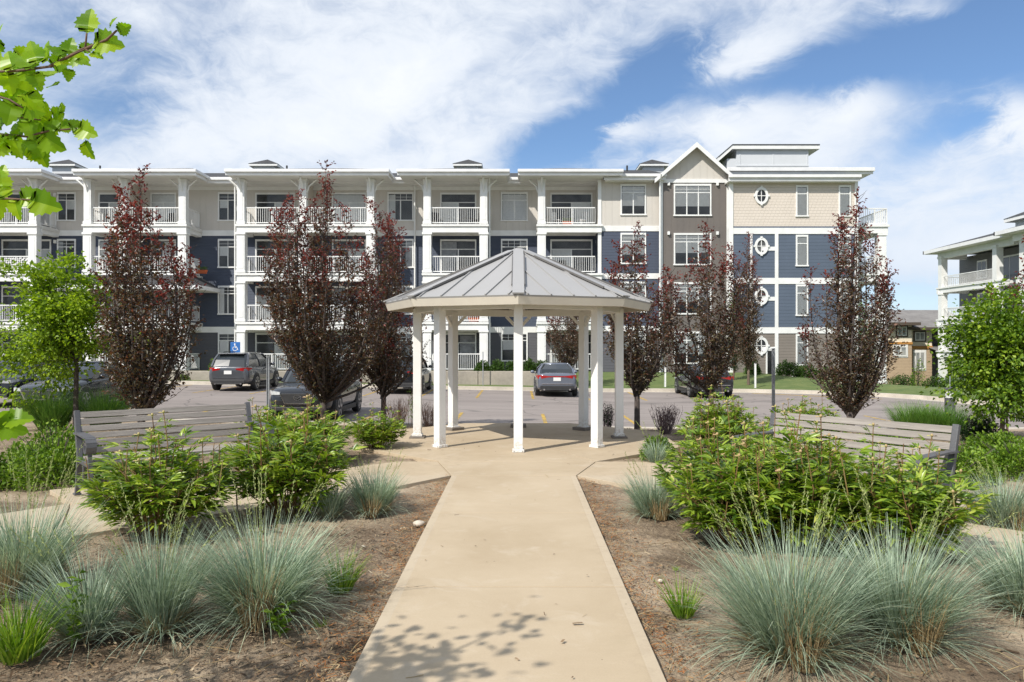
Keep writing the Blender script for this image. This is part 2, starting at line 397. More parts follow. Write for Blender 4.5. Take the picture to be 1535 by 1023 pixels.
# leaf materials
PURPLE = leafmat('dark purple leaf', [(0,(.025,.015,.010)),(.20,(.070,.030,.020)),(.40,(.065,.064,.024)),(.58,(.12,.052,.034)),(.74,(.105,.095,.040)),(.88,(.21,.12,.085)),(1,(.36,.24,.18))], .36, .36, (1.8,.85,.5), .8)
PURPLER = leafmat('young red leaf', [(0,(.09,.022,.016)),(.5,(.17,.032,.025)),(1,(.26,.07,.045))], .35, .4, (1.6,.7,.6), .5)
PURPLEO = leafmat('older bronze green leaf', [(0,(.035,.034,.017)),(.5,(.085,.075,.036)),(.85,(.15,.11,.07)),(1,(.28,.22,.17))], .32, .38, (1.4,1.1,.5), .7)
LIME = leafmat('bright green leaf', [(0,(.06,.12,.010)),(.4,(.17,.28,.018)),(.75,(.31,.44,.03)),(1,(.44,.56,.06))], .48, .45, (1.3,1.3,.5))
LIMED = leafmat('mid green leaf', [(0,(.03,.075,.008)),(.4,(.10,.19,.014)),(.75,(.21,.33,.025)),(1,(.40,.52,.05))], .42, .45, (1.3,1.3,.5))
SHRUBG = leafmat('shrub green leaf', [(0,(.05,.11,.012)),(.5,(.14,.25,.02)),(1,(.30,.42,.05))], .35, .45)
DARKG = leafmat('dark green leaf', [(0,(.015,.035,.010)),(.5,(.03,.065,.018)),(1,(.06,.11,.03))], .25, .5)
HEDGEG = leafmat('hedge leaf', [(0,(.03,.07,.012)),(.5,(.06,.125,.02)),(1,(.12,.20,.04))], .3, .5)
PEONYG = leafmat('glossy peony leaf', [(0,(.035,.085,.010)),(.3,(.11,.20,.017)),(.65,(.25,.36,.032)),(.92,(.42,.49,.07)),(1,(.58,.50,.18))], .33, .34, (1.3,1.3,.5), .6, 2.5)
BLUEG = leafmat('blue grey grass blade', [(0,(.10,.145,.095)),(.35,(.24,.32,.235)),(.8,(.46,.55,.41)),(1,(.64,.64,.42))], .3, .5, (1.1,1.15,.8), .35, 4)
GREENG = leafmat('green grass blade', [(0,(.05,.13,.022)),(.5,(.12,.26,.04)),(.9,(.24,.40,.08)),(1,(.38,.42,.14))], .35, .45, (1.2,1.25,.6), .4, 4)
LILYG = leafmat('bright lily blade', [(0,(.08,.16,.015)),(.5,(.16,.28,.025)),(1,(.34,.42,.06))], .4, .4, (1.2,1.25,.5), .4, 6)
STRAW = leafmat('straw', [(0,(.20,.13,.06)),(.5,(.36,.26,.13)),(1,(.52,.42,.25))], .2, .7, (1,1,1), .2)
CHIPS = leafmat('bark mulch chip', [(0,(.045,.030,.019)),(.4,(.13,.085,.052)),(.75,(.28,.20,.125)),(1,(.50,.42,.29))], .05, .9, (1,1,1), .1)
RUST = leafmat('rusty needle litter', [(0,(.14,.055,.022)),(.5,(.34,.135,.045)),(1,(.46,.25,.10))], .1, .9, (1,1,1), .1)
SEED = leafmat('pale seed stalk', [(0,(.20,.26,.08)),(.5,(.36,.42,.15)),(1,(.52,.52,.26))], .3, .6, (1,1,.8), .2)
REDST = leafmat('red brown stem', [(0,(.12,.06,.025)),(.5,(.22,.13,.055)),(1,(.30,.25,.09))], .05, .5, (1,1,1), .3)
FGLEAF = leafmat('maple like leaf', [(0,(.11,.24,.010)),(.5,(.22,.39,.014)),(1,(.40,.56,.03))], .65, .35, (1.5,1.5,.35), .5, 3)
BARKD = mat('dark bark', (.055,.042,.036), .9, (.10,.08,.07), 14, .8, 30)
BARKT = mat('tan bark', (.16,.115,.08), .9, (.10,.075,.055), 14, .8, 30)
BUD = mat('pink brown seed pod', (.40,.24,.14), .6, (.34,.34,.10), 12)
rng = np.random.default_rng(11)

# ================================================================== GROUND
def za(x): return -0.65-0.018*max(-20, min(4, x))           # car park surface
def zg(x, y):                                              # garden soil
    if y < 14.6: return -0.035
    if y < 20.2:
        t = (y-14.6)/5.6; t = t*t*(3-2*t)*.4+t*.6
        return -0.035*(1-t)+(za(x)+.06)*t
    return za(x)
def build_garden():
    xs = np.unique(np.concatenate([np.linspace(-45,-7,30), np.linspace(-7,7,240), np.linspace(7,45,30)]))
    ys = np.unique(np.concatenate([np.linspace(-6,2,8), np.linspace(2,10,150), np.linspace(10,20.3,70)]))
    V = []
    for y in ys:
        for x in xs:
            z = zg(x, y)
            n = mnoise.noise(Vector((x*1.3, y*1.3, 0)))*.035+mnoise.noise(Vector((x*5, y*5, 3)))*.022+mnoise.noise(Vector((x*16, y*16, 7)))*.012
            if y > 14: n *= .6
            if abs(x) > 7: n *= .3
            V.append((x, y, z-.012+min(n, .012)))
    nx = len(xs); Q = [(j*nx+i, j*nx+i+1, (j+1)*nx+i+1, (j+1)*nx+i) for j in range(len(ys)-1) for i in range(nx-1)]
    structure(npobj('garden_soil', V, Q, SOIL, smooth=True))
build_garden()
def far_kerb_y(x):
    pts = [(-80,37.6),(9.0,37.4),(10.8,37.1),(14.2,35.7),(16.1,33.9),(17.3,31.2),(18.2,27.5),(18.8,20.0)]
    if x <= pts[0][0]: return pts[0][1]
    for a, b in zip(pts, pts[1:]):
        if x <= b[0]: return a[1]+(b[1]-a[1])*(x-a[0])/(b[0]-a[0])
    return pts[-1][1]
KP = [(-80,37.6),(-20,37.6),(4,37.5),(9.0,37.4),(10.8,37.1),(12.6,36.5),(14.2,35.7),(15.3,34.9),(16.2,33.8),(17.0,32.4),(17.7,30.0),(18.5,26.5),(20.5,23.6),(24,22.4),(60,22.0)]
m = MB()     # asphalt as strips between y=20.3 and the kerb line (so the cross fall is kept)
cols = sorted(set([p[0] for p in KP]+list(np.linspace(-60, 17, 78))))
def ky(x):
    for a, b in zip(KP, KP[1:]):
        if x <= b[0]: return a[1]+(b[1]-a[1])*(x-a[0])/(b[0]-a[0])
    return KP[-1][1]
vs = []
for x in cols: vs += [(x, 20.25, za(x)), (x, ky(x)+.02, za(x))]
m.add(vs, [(2*i, 2*i+2, 2*i+3, 2*i+1) for i in range(len(cols)-1)])
structure(obj('car_park', m, ASPH))
m = MB()     # far kerb with gutter pan
for off, w0, h in ((0, .20, .15), (-.42, .42, .004)):
    rings = []
    for i, p in enumerate(KP):
        a = Vector((*KP[max(i-1,0)], 0)); b = Vector((*KP[min(i+1,len(KP)-1)], 0)); d = (b-a).normalized(); nrm = Vector((-d.y, d.x, 0))
        q = Vector((*p, za(p[0])))+nrm*off
        rings.append([q+Vector((0,0,-.05)), q+Vector((0,0,h)), q+nrm*w0+Vector((0,0,h+.002)), q+nrm*w0+Vector((0,0,-.05))])
    m.loft(rings)
structure(obj('far_kerb', m, KERB))
m = MB()
for x in range(-46, 46, 2):
    z = za(x); m.add([(x,20.12,z-.1),(x+1.985,20.12,za(x+2)-.1),(x+1.985,20.3,za(x+2)-.1),(x,20.3,z-.1),(x,20.12,z+.13),(x+1.985,20.12,za(x+2)+.13),(x+1.985,20.3,za(x+2)+.13),(x,20.3,z+.13)],
        [(0,3,2,1),(4,5,6,7),(0,1,5,4),(1,2,6,5),(2,3,7,6),(3,0,4,7)])
structure(obj('near_kerb', m, KERB, bevel=.02))
# worn parking lines
def yellow_mat():
    m = bpy.data.materials.new('faded yellow road paint'); m.use_nodes = True
    t = NT(m.node_tree); b = t.n['Principled BSDF']; out = t.n['Material Output']; g = t.node('ShaderNodeNewGeometry')
    b.inputs['Base Color'].default_value = (.50,.33,.07,1); b.inputs['Roughness'].default_value = .85
    tr = t.node('ShaderNodeBsdfTransparent'); mx = t.node('ShaderNodeMixShader')
    t.put(mx.inputs[0], t.ramp(t.noise(g.outputs['Position'], 3.5, 6, .75), [(.38,(.15,)*3),(.54,(.95,)*3)]))
    t.l.new(tr.outputs[0], mx.inputs[1]); t.l.new(b.outputs[0], mx.inputs[2]); t.l.new(mx.outputs[0], out.inputs[0])
    return m
YEL = yellow_mat()
m = MB()
for k in range(-18, 6):
    x = -1.72+2.33*k
    if x > 9.5: continue
    for y0, y1 in ((31.6, 37.1),):
        m.add([(x-.055,y0,za(x)+.005),(x+.055,y0,za(x)+.005),(x+.055,y1,za(x)+.005),(x-.055,y1,za(x)+.005)], [(0,1,2,3)])
for k in range(-16, 5):
    x = .78+2.6*k
    m.add([(x-.055,20.4,za(x)+.005),(x+.055,20.4,za(x)+.005),(x+.055,24.9,za(x)+.005),(x-.055,24.9,za(x)+.005)], [(0,1,2,3)])
m.add([(10.9,36.1,za(9)+.005),(11.0,36.3,za(9)+.005),(15.4,32.6,za(9)+.005),(15.3,32.4,za(9)+.005)], [(0,1,2,3)])
structure(obj('parking_line_markings', m, YEL))
# ground beyond
def zl(x, y):
    k = ky(x); t = max(0, y-k-.2)
    base = za(x)+.14
    up = min(1, t/7.5)*(0.0-base-.08)
    if x > 14:
        f = min(1, (x-14)/10); up = up*(1-f)-f*min(2.2, .06*max(0, y-34))
    return base+up
xs = np.linspace(-60, 90, 151); ys = np.linspace(0, 1, 40)
V = []; 
for tt in ys:
    for x in xs:
        k = ky(x)+.19; y = k+(130-k)*tt**2.2
        V.append((x, y, zl(x, y)+.01*mnoise.noise(Vector((x, y, 0)))))
nx = len(xs); Q = [(j*nx+i, j*nx+i+1, (j+1)*nx+i+1, (j+1)*nx+i) for j in range(len(ys)-1) for i in range(nx-1)]
structure(npobj('lawn', V, Q, LAWN, smooth=True))
m = MB(); m.add([(-900,-500,-4.5),(900,-500,-4.5),(900,1500,-4.5),(-900,1500,-4.5)], [(0,1,2,3)])
structure(obj('ground', m, LAWN))
# terrace behind the retaining wall
m = MB(); m.prism([(-60,38.72),(1.3,38.72),(1.3,46.0),(-60,46.0)], -1.0, .02)
structure(obj('terrace', m, mat('terrace ground', (.30,.26,.21), .9, (.12,.13,.06), 1.5, fine=12)))
m = MB()
x = -60.0
while x < 1.2:
    w = min(2.9, 1.4-x); m.box(x, x+w-.025, 38.5, 38.72, -1.0, .24); x += 2.9
wall = obj('retaining_wall', m, CONC_WALL, bevel=.02)
tag(wall, 'low tan concrete retaining wall running along the far kerb of the car park', 'retaining wall')

# ------------------------------------------------------------------ concrete paths
def shrink(poly, d):
    n = len(poly); c = Vector((sum(p[0] for p in poly)/n, sum(p[1] for p in poly)/n)); out = []
    area = sum(poly[i][0]*poly[(i+1) % n][1]-poly[(i+1) % n][0]*poly[i][1] for i in range(n)); sg = 1 if area > 0 else -1
    for i in range(n):
        p, a, b = Vector(poly[i]), Vector(poly[i-1]), Vector(poly[(i+1) % n])
        e1 = (p-a).normalized(); e2 = (b-p).normalized()
        n1 = Vector((-e1.y, e1.x))*sg; n2 = Vector((-e2.y, e2.x))*sg
        q = (n1+n2); q = q/max(.3, (1+n1.dot(n2))); out.append(tuple(p+q*d))
    return out
def slab(m, poly, top=0.0, th=.12, gap=.007): m.prism(shrink(poly, gap), top-th, top)
JO = [-3.4, -1.2, 1.0, 2.88, 5.08, 7.30, 9.38]
m = MB()
for a, b in zip(JO, JO[1:]):
    slab(m, [(-.82,a),(.71,a),(.71,b),(-.82,b)])
slab(m, [(-.82,9.38),(.71,9.38),(1.06,10.5),(-1.10,10.5)])
structure(obj('main_path', m, CONC, bevel=.003))
m = MB()
OC = (0.0, 13.05); AP = 2.55; CR = AP/math.cos(math.pi/8)
oc = [(OC[0]+CR*math.cos(math.pi/8+i*math.pi/4), OC[1]+CR*math.sin(math.pi/8+i*math.pi/4)) for i in range(8)]
slab(m, [oc[6+1], oc[0], (0,13.05), oc[6]]) if False else None
for i in (0, 2, 4, 6):
    a, b, c = oc[i], oc[(i+1) % 8], oc[(i+2) % 8]
    slab(m, [OC, a, b, c])
structure(obj('gazebo_slab', m, CONC, bevel=.003))
m = MB()
L = [[(-.82,9.38),(-1.10,10.5),(-1.65,10.5),(-2.4,9.8),(-1.34,8.70)],
     [(-1.34,8.70),(-2.4,9.8),(-3.35,9.15),(-2.70,7.40)],
     [(-2.70,7.40),(-3.35,9.15),(-4.45,9.05),(-5.15,8.45),(-4.5,7.75),(-3.80,6.35)],
     [(-3.80,6.35),(-4.5,7.75),(-4.9,7.25),(-6.4,7.0),(-6.6,5.7),(-5.1,6.0)]]
for p in L: slab(m, p)
Rr = [[(.71,9.38),(1.06,10.5),(1.7,10.5),(2.5,9.7),(1.35,8.60)],
      [(1.35,8.60),(2.5,9.7),(3.4,8.7),(2.35,7.40)],
      [(2.35,7.40),(3.4,8.7),(4.6,8.9),(5.0,8.3),(4.0,6.92),(3.18,6.10)],
      [(3.18,6.10),(4.0,6.92),(4.45,6.45),(4.85,5.2),(3.75,4.7),(3.45,5.55)],
      [(3.75,4.7),(4.85,5.2),(5.0,3.2),(3.9,3.0)]]
for p in Rr: slab(m, p)
structure(obj('ring_path', m, CONC, bevel=.003))
PATHS = [[(-.82,-4),(.71,-4),(.71,9.38),(1.06,10.5),(-1.1,10.5),(-.82,9.38)], oc]+L+Rr
def inpoly(x, y, P):
    c = False; j = len(P)-1
    for i in range(len(P)):
        if (P[i][1] > y) != (P[j][1] > y) and x < (P[j][0]-P[i][0])*(y-P[i][1])/(P[j][1]-P[i][1])+P[i][0]: c = not c
        j = i
    return c
def onpath(x, y): return any(inpoly(x, y, P) for P in PATHS)

# ------------------------------------------------------------------ litter on the soil
def chips(name, n, fn, mats, l0, l1, w, flat=.5, zoff=.0, seed=1):
    r = random.Random(seed); V = []; Q = []
    k = 0
    while k < n:
        x, y = fn(r)
        if onpath(x, y) and r.random() > .015: k += 1; continue
        z = (zg(x, y) if not onpath(x, y) else -.002)+zoff+r.random()*.012+.004
        a = r.random()*6.283; L = l0+(l1-l0)*r.random()**2; t = (r.random()-.5)*flat
        dx, dy, dz = math.cos(a)*math.cos(t)*L/2, math.sin(a)*math.cos(t)*L/2, math.sin(t)*L/2
        b = r.random()*.8-.4; wx, wy, wz = -math.sin(a)*w/2, math.cos(a)*w/2, math.sin(b)*w/2
        s = .6+r.random(); wx *= s; wy *= s; bow = L*.1*(r.random()-.3)
        o = len(V)
        z += abs(dz)*.6
        V += [(x-dx-wx,y-dy-wy,z-dz-wz),(x-dx+wx,y-dy+wy,z-dz+wz),(x+wx,y+wy,z+wz+bow),(x-wx,y-wy,z-wz+bow),(x+dx+wx,y+dy+wy,z+dz+wz),(x+dx-wx,y+dy-wy,z+dz-wz)]
        Q += [(o,o+1,o+2,o+3),(o+3,o+2,o+4,o+5)]; k += 1
    structure(npobj(name, V, Q, mats), 'stuff')
def f_all(r):
    y = 3.0+r.random()**1.6*9; return (r.random()*2-1)*(y*.75+.5), y
def f_near(r):
    s = r.random(); y = 3+s*6.4; side = r.choice((-1, 1)); d = abs(r.gauss(0, .16))+.01
    return (-.82-d if side < 0 else .71+d), y
def f_shade(r):
    y = 3.3+r.random()**1.4*3.6; return -(.9+r.random()*3.2), y
chips('bark_mulch_litter', 13000, f_all, CHIPS, .01, .05, .006, seed=1)
chips('large_bark_litter', 900, f_all, CHIPS, .03, .075, .014, seed=9)
chips('rust_needle_litter', 3600, f_near, RUST, .015, .06, .004, seed=2)
chips('dark_mulch_litter', 6000, f_shade, CHIPS, .01, .07, .007, seed=3)
chips('straw_litter', 1500, f_all, STRAW, .04, .24, .004, .3, seed=4)
chips('straw_by_path_litter', 1500, f_near, STRAW, .03, .13, .0028, .3, seed=5)
def f_back(r):
    return (r.random()*2-1)*9, 10.6+r.random()*9
chips('back_bed_litter', 6000, f_back, CHIPS, .02, .08, .014, seed=6)
for i, (x, y, s, lab) in enumerate([(-.90,6.95,.055,'pale round stone on the soil by the left edge of the path'), (.98,5.3,.022,'small pale pebble on the soil right of the path'),
                             (-1.25,6.2,.02,'small tan pebble on bare soil left of the path')]):
    m = MB(); m.ellipsoid((x, y, zg(x,y)+s*.3), (s, s*.7, s*.55), 12, 8)
    m.v = [(Vector(p)+Vector((1,1,1))*mnoise.noise(Vector(p)*30)*s*.2)[:] for p in m.v]
    tag(obj('stone', m, mat('pale stone', (.55,.50,.42), .85, (.45,.38,.30), 20), smooth=True, sub=1), lab, 'stone')

# ================================================================== GAZEBO
def build_gazebo():
    C = Vector((0, 13.15, 0)); RP = 1.72; RE = 2.28
    g = thing('gazebo', 'white octagonal gazebo with grey standing seam metal roof on eight posts', 'gazebo', C)
    pos = [Vector((C.x+RP*math.sin(i*math.pi/4), C.y-RP*math.cos(i*math.pi/4), 0)) for i in range(8)]
    SOFF2 = mat('shade toned white fascia', (.66,.61,.52), .5, (.60,.55,.47), 2)  # white fascia made cream: its shade is put into the colour
    FOOT = mat('grey concrete footing', (.20,.17,.14), .9, (.14,.12,.10), 8)
    for i, p in enumerate(pos):
        m = MB(); Mx = Matrix.Translation(p) @ Matrix.Rotation(i*math.pi/4, 4, 'Z')
        z0 = 0.0 if i in (0, 1, 7) else .03
        m.box(-.068,.068,-.068,.068, z0, 2.20, Mx)
        o = obj('post', m, GAZW, g, bevel=.008)
        m = MB(); m.box(-.088,.088,-.088,.088, z0+.002, z0+.045, Mx); obj('post_base', m, GAZW, o, bevel=.006)
        m = MB()
        for bx, by in ((-.076,-.089),(.076,-.089)): m.tube([Mx @ Vector((bx*.8,by,z0+.025)), Mx @ Vector((bx*.8,by-.006,z0+.025))], .008, 6)
        obj('base_bolts', m, METALG, o)
        if i in (2, 3, 4, 5, 6):
            m = MB(); m.box(-.15,.15,-.15,.15, -.05, .055, Mx) if i in (3,4,5) else m.box(-.13,.13,-.13,.13, -.05, .03, Mx)
            obj('footing', m, FOOT, g, bevel=.01)
    def E(r, z, i): a = i*math.pi/4; return Vector((C.x+r*math.sin(a), C.y-r*math.cos(a), z))
    # ring beams
    m = MB()
    for i in range(8): m.beam(E(RP,2.185,i), E(RP,2.185,i+1), .07, .12)
    obj('ring_beam', m, GAZW, g, bevel=.005)
    # knee braces
    for i in range(8):
        for s in (-1, 1):
            q = E(RP, 0, i); d = (E(RP,0,i+s)-q).normalized()
            if i in (3, 4, 5) or (i == 2 and s > 0) or (i == 6 and s < 0):
                m = MB(); m.beam(q+d*.05+Vector((0,0,1.93)), q+d*.25+Vector((0,0,2.13)), .04, .05); obj('knee_brace', m, GAZW, g)
    # roof shell
    ZE, ZA, RT = 2.30, 3.16, .17
    def P(r, i, lift=0):
        t = (RE-r)/(RE-RT); return E(r, ZE+(ZA-ZE)*t+lift, i)
    ROOF = mat('warm grey metal roofing', (.33,.325,.32), .5, (.315,.31,.305), 1, .05, 6, metal=0, spec=.35)
    EDGE = mat('dark seam trim', (.16,.15,.14), .5, metal=.3)  # dark strips along both sides of each hip cap
    for i in range(8):
        m = MB(); a, b, c, d = P(RE,i), P(RE,i+1), P(RT,i+1), P(RT,i)
        n = (b-a).cross(d-a).normalized()
        if n.z < 0: n = -n
        e = -n*.025
        m.add([a,b,c,d,a+e,b+e,c+e,d+e], [(0,1,2,3),(7,6,5,4),(0,4,5,1),(1,5,6,2),(2,6,7,3),(3,7,4,0)])
        # standing seams run from the eave to the hip
        u = (b-a).normalized(); mid = (a+b)/2; up = ((c+d)/2-mid); Wd = (b-a).length; 
        for k in range(-2, 3):
            x = k*.36
            t = 1-max(0, (abs(x)-(d-c).length/2)/((Wd-(d-c).length)/2)) if abs(x) > (d-c).length/2 else 1
            t -= .05
            if t < .1: continue
            s0 = mid+u*x+n*.008; m.beam(s0, s0+up*t, .020, .026, up=n)
        pn = obj('roof_panel', m, ROOF, g)
        m = MB(); m.beam(P(RE+.01,i,.022), P(RT,i,.022), .17, .02, up=Vector((0,0,1)))
        obj('hip_cap', m, ROOF, g)
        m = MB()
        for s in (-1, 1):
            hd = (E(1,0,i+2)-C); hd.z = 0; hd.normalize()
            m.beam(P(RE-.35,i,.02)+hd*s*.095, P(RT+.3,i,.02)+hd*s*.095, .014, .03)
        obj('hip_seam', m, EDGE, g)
        # fascia, rafters
        m = MB(); a1, b1, a2, b2 = E(RE-.01,ZE-.018,i), E(RE-.01,ZE-.018,i+1), E(RE-.055,ZE-.135,i), E(RE-.055,ZE-.135,i+1); a3, b3, a4, b4 = E(RE-.06,ZE-.018,i), E(RE-.06,ZE-.018,i+1), E(RE-.10,ZE-.135,i), E(RE-.10,ZE-.135,i+1)
        m.add([a1,b1,b2,a2,a3,b3,b4,a4],[(0,1,2,3),(7,6,5,4),(0,4,5,1),(1,5,6,2),(2,6,7,3),(3,7,4,0)]); obj('fascia', m, SOFF2, g)
        m = MB(); m.beam(P(RE-.06,i,-.09), P(RT,i,-.09), .05, .11); obj('hip_rafter', m, GAZW, g)
        m = MB()
        for k in (-.66, 0, .66):
            t = .20 if k else .93
            m.beam(mid+u*k-n*.075-up.normalized()*-.05, mid+u*k-n*.075+up*t, .04, .08, up=n)
        obj('jack_rafter', m, GAZW, g)
    m = MB()
    m.loft([[E(RT+.02,ZA+.012,i) for i in range(8)], [E(.06,ZA+.07,i) for i in range(8)]])
    obj('roof_cap', m, ROOF, g)
    m = MB(); m.tube([C+Vector((0,0,2.78)), C+Vector((0,0,3.1))], .09, 8); obj('king_post', m, GAZW, g)
build_gazebo()

# ================================================================== BENCHES
WOODG = mat('weathered grey timber', (.34,.305,.27), .85, (.225,.20,.175), 5, .6, 35, fine=60)
def woodify(m_):
    t = NT(m_.node_tree)
    for n in list(t.n):
        if n.type == 'TEX_NOISE':
            mp = t.node('ShaderNodeMapping'); mp.inputs['Scale'].default_value = (.18, 3, 3)
            l = n.inputs['Vector'].links[0]; src = l.from_socket; t.l.new(src, mp.inputs[0]); t.l.new(mp.outputs[0], n.inputs['Vector'])
woodify(WOODG)
def bench(loc, rz, label):       # local: x along the bench, -y is the front
    b = thing('park_bench', label, 'bench', loc, rz, 'weathered benches either side of the path')
    Ln = 1.84
    prof = [(.215, .40), (.235, .475), (.255, .55), (.275, .625), (.295, .70), (.315, .775), (.335,.845)]
    for i, (y, z) in enumerate(prof[1:]):
        m = MB(); M = Matrix.Translation((0, y, z)) @ Matrix.Rotation(R(-15), 4, 'X')
        m.box(-Ln/2+.03, Ln/2-.03, -.011, .011, -.031, .031, M)
        obj('back_slat', m, WOODG, b, bevel=.004, world=False)
    for i in range(6):
        m = MB(); y = -.27+i*.083; z = .415-(.02 if i == 0 else 0)
        m.box(-Ln/2+.03, Ln/2-.03, y-.034, y+.034, z-.012, z+.012)
        obj('seat_slat', m, WOODG, b, bevel=.004, world=False)
    for s in (-1, 1):
        x = s*(Ln/2-.005)
        m = MB()
        m.beam((x,.20,.36), (x,.36,.89), .05, .055, up=Vector((1,0,0)))     # back upright
        m.beam((x,.23,.40), (x,.33,.0), .05, .05, up=Vector((1,0,0)))
        m.beam((x,-.27,.40), (x,-.31,.0), .05, .05, up=Vector((1,0,0)))
        m.beam((x,-.30,.385), (x,.24,.385), .05, .05)
        m.tube([(x,.0,.37),(x,.02,.2),(x,.1,.1),(x,.28,.12)], .018, 6)
        m.box(x-.035,x+.035,-.36,-.27,0,.02); m.box(x-.035,x+.035,.29,.38,0,.02)
        obj('end_frame', m, CASTG, b, bevel=.006, world=False)
        m = MB()                                                            # arm with a scroll at the front
        pts = [(.29,.66),(.10,.665),(-.12,.66),(-.24,.655)]
        for k in range(9):
            a = math.pi/2+k*math.pi*1.45/8; pts.append((-.26+.075*math.cos(a), .58+.075*math.sin(a)))
        for (y0,z0),(y1,z1) in zip(pts, pts[1:]):
            d = Vector((0,y1-y0,z1-z0)).normalized()*.006
            m.beam(Vector((x,y0,z0))-d, Vector((x,y1,z1))+d, .095, .018)
        m.beam((x,-.27,.40),(x,-.245,.56),.04,.035, up=Vector((1,0,0)))
        obj('armrest', m, CASTG, b, world=False)
    return b
cl = Vector(((-4.70-3.28)/2, (8.17+9.38)/2, 0)); al = math.atan2(9.38-8.17, -3.28+4.70)
bench((cl.x+.345*math.sin(al), cl.y-.345*math.cos(al), 0.0), al, 'weathered grey slatted bench left of the path, with scrolled armrest above shrubs')
ar = math.atan2(6.82-8.17, 3.81-2.77)
bench((3.29+.345*math.sin(ar), 7.50-.345*math.cos(ar), 0.0), ar, 'weathered grey slatted bench right of the path, largely hidden behind peony leaves')

# ================================================================== APARTMENT BUILDING
FL = 2.93; YB = 46.4; YW = 48.3; YGB = 45.9; YG = 45.5
ZF = [0.0, FL, 2*FL, 3*FL]
def window(parent, x0, x1, z0, z1, y, cols=2, transom=True, door=False, blind=0.5, name='window', facing=-1, grid=True):
    """framed window set on a wall whose outer face is at y (wall faces -y)"""
    fw = .085
    m = MB()
    m.box(x0-fw, x1+fw, y-.05, y+.02, z1, z1+fw+.03); m.box(x0-fw-.03, x1+fw+.03, y-.075, y+.02, z0-fw, z0)
    m.box(x0-fw, x0, y-.05, y+.02, z0, z1); m.box(x1, x1+fw, y-.05, y+.02, z0, z1)
    w = x1-x0; zt = z1-(z1-z0)*.24 if transom else z1
    iw = .032
    for i in range(1, cols): x = x0+w*i/cols; m.box(x-iw, x+iw, y-.040, y-.002, z0, zt)
    if transom:
        m.box(x0, x1, y-.042, y-.002, zt-.024, zt+.024)
        if grid:
            n = cols*2 if w/cols > .7 else cols
            for i in range(1, n): x = x0+w*i/n; m.box(x-.013, x+.013, y-.034, y-.028, zt+.024, z1)
            if z1-zt > .35: m.box(x0, x1, y-.033, y-.0275, (zt+z1)/2-.010, (zt+z1)/2+.010)
    fr = obj(name, m, WHITE, parent)
    m = MB(); m.add([(x0,y-.024,z0),(x1,y-.024,z0),(x1,y-.024,z1),(x0,y-.024,z1)], [(0,1,2,3)]); pn = obj('pane', m, GLASS, fr, fixn=False)
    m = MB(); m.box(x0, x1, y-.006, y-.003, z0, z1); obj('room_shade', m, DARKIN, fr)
    r = random.random()
    if blind == 1: r = .95
    if blind == .6:
        m = MB(); m.box(x0+.03, x1-.03, y-.016, y-.011, zt-(zt-z0)*random.choice((.35,.5,.62)), z1-.03); obj('blind', m, BLIND, fr)
    elif blind > 0:
        m = MB()
        if r < .5:
            d = (.3+.7*random.random()) if not door else 1
            i = random.randrange(cols); a = x0+w*i/cols; b = a+w/cols
            m.box(a+.03, b-.03, y-.016, y-.011, zt-(zt-z0)*d, zt); c = BLIND
        elif r < .85:
            k = .28 if not door else .45
            if not door and random.random() < .4: m.box(x0+.02, x1-.02, y-.016, y-.011, z0+.02, z1-.05)
            elif random.random() < .5: m.box(x0+.02, x0+w*k, y-.016, y-.011, z0, z1-.05)
            else: m.box(x1-w*k, x1-.02, y-.016, y-.011, z0, z1-.05)
            c = CURT if random.random() < .5 else BLIND
        else:
            m.box(x0+.02, x1-.02, y-.016, y-.011, z0+.02, z1-.03); c = BLIND
        obj('blind', m, c, fr)
    return fr
def railing(parent, a, b, z, h=1.0, lattice=False, name='railing'):
    a = Vector((a[0], a[1], z)); b = Vector((b[0], b[1], z)); L = (b-a).length; d = (b-a)/L
    m = MB(); up = Vector((0,0,1))
    m.beam(a+up*h, b+up*h, .06, .06); m.beam(a+up*.10, b+up*.10, .04, .05)
    n = max(2, int(L/.125))
    if lattice:
        k = int(L/.22)
        for i in range(k+1):
            for s in (-1, 1):
                p = a+d*(L*i/k); q = p+d*(s*.8)+up*.8
                t = 1.0
                if (q-a).dot(d) < 0: t = (p-a).dot(d)/.8
                if (q-a).dot(d) > L: t = (b-p).dot(d)/.8
                if t > .05: m.beam(p+up*.13, p+up*.13+(q-p)*t, .02, .07)
    for i in range(n+1):
        p = a+d*(L*i/n); m.beam(p+up*.12, p+up*(h-.02), .022, .022)
    for i in range(int(L/1.6)+1):
        p = a+d*min(L, i*1.6); m.beam(p, p+up*h, .045, .045)
    return obj(name, m, WHITE, parent)
def column(parent, x, y, z0, z1, w=.44, cap=True):
    m = MB(); m.box(x-w/2, x+w/2, y-w/2, y+w/2, z0, z1)
    if cap: m.box(x-w/2-.05, x+w/2+.05, y-w/2-.05, y+w/2+.05, z1-.13, z1-.002); m.box(x-w/2-.04, x+w/2+.04, y-w/2-.04, y+w/2+.04, z0+.002, z0+.16)
    m.box(x-w/2+.09, x+w/2-.09, y-w/2-.012, y-w/2+.01, z0+.25, z1-.25)
    return obj('column', m, WHITE, parent, bevel=.01)
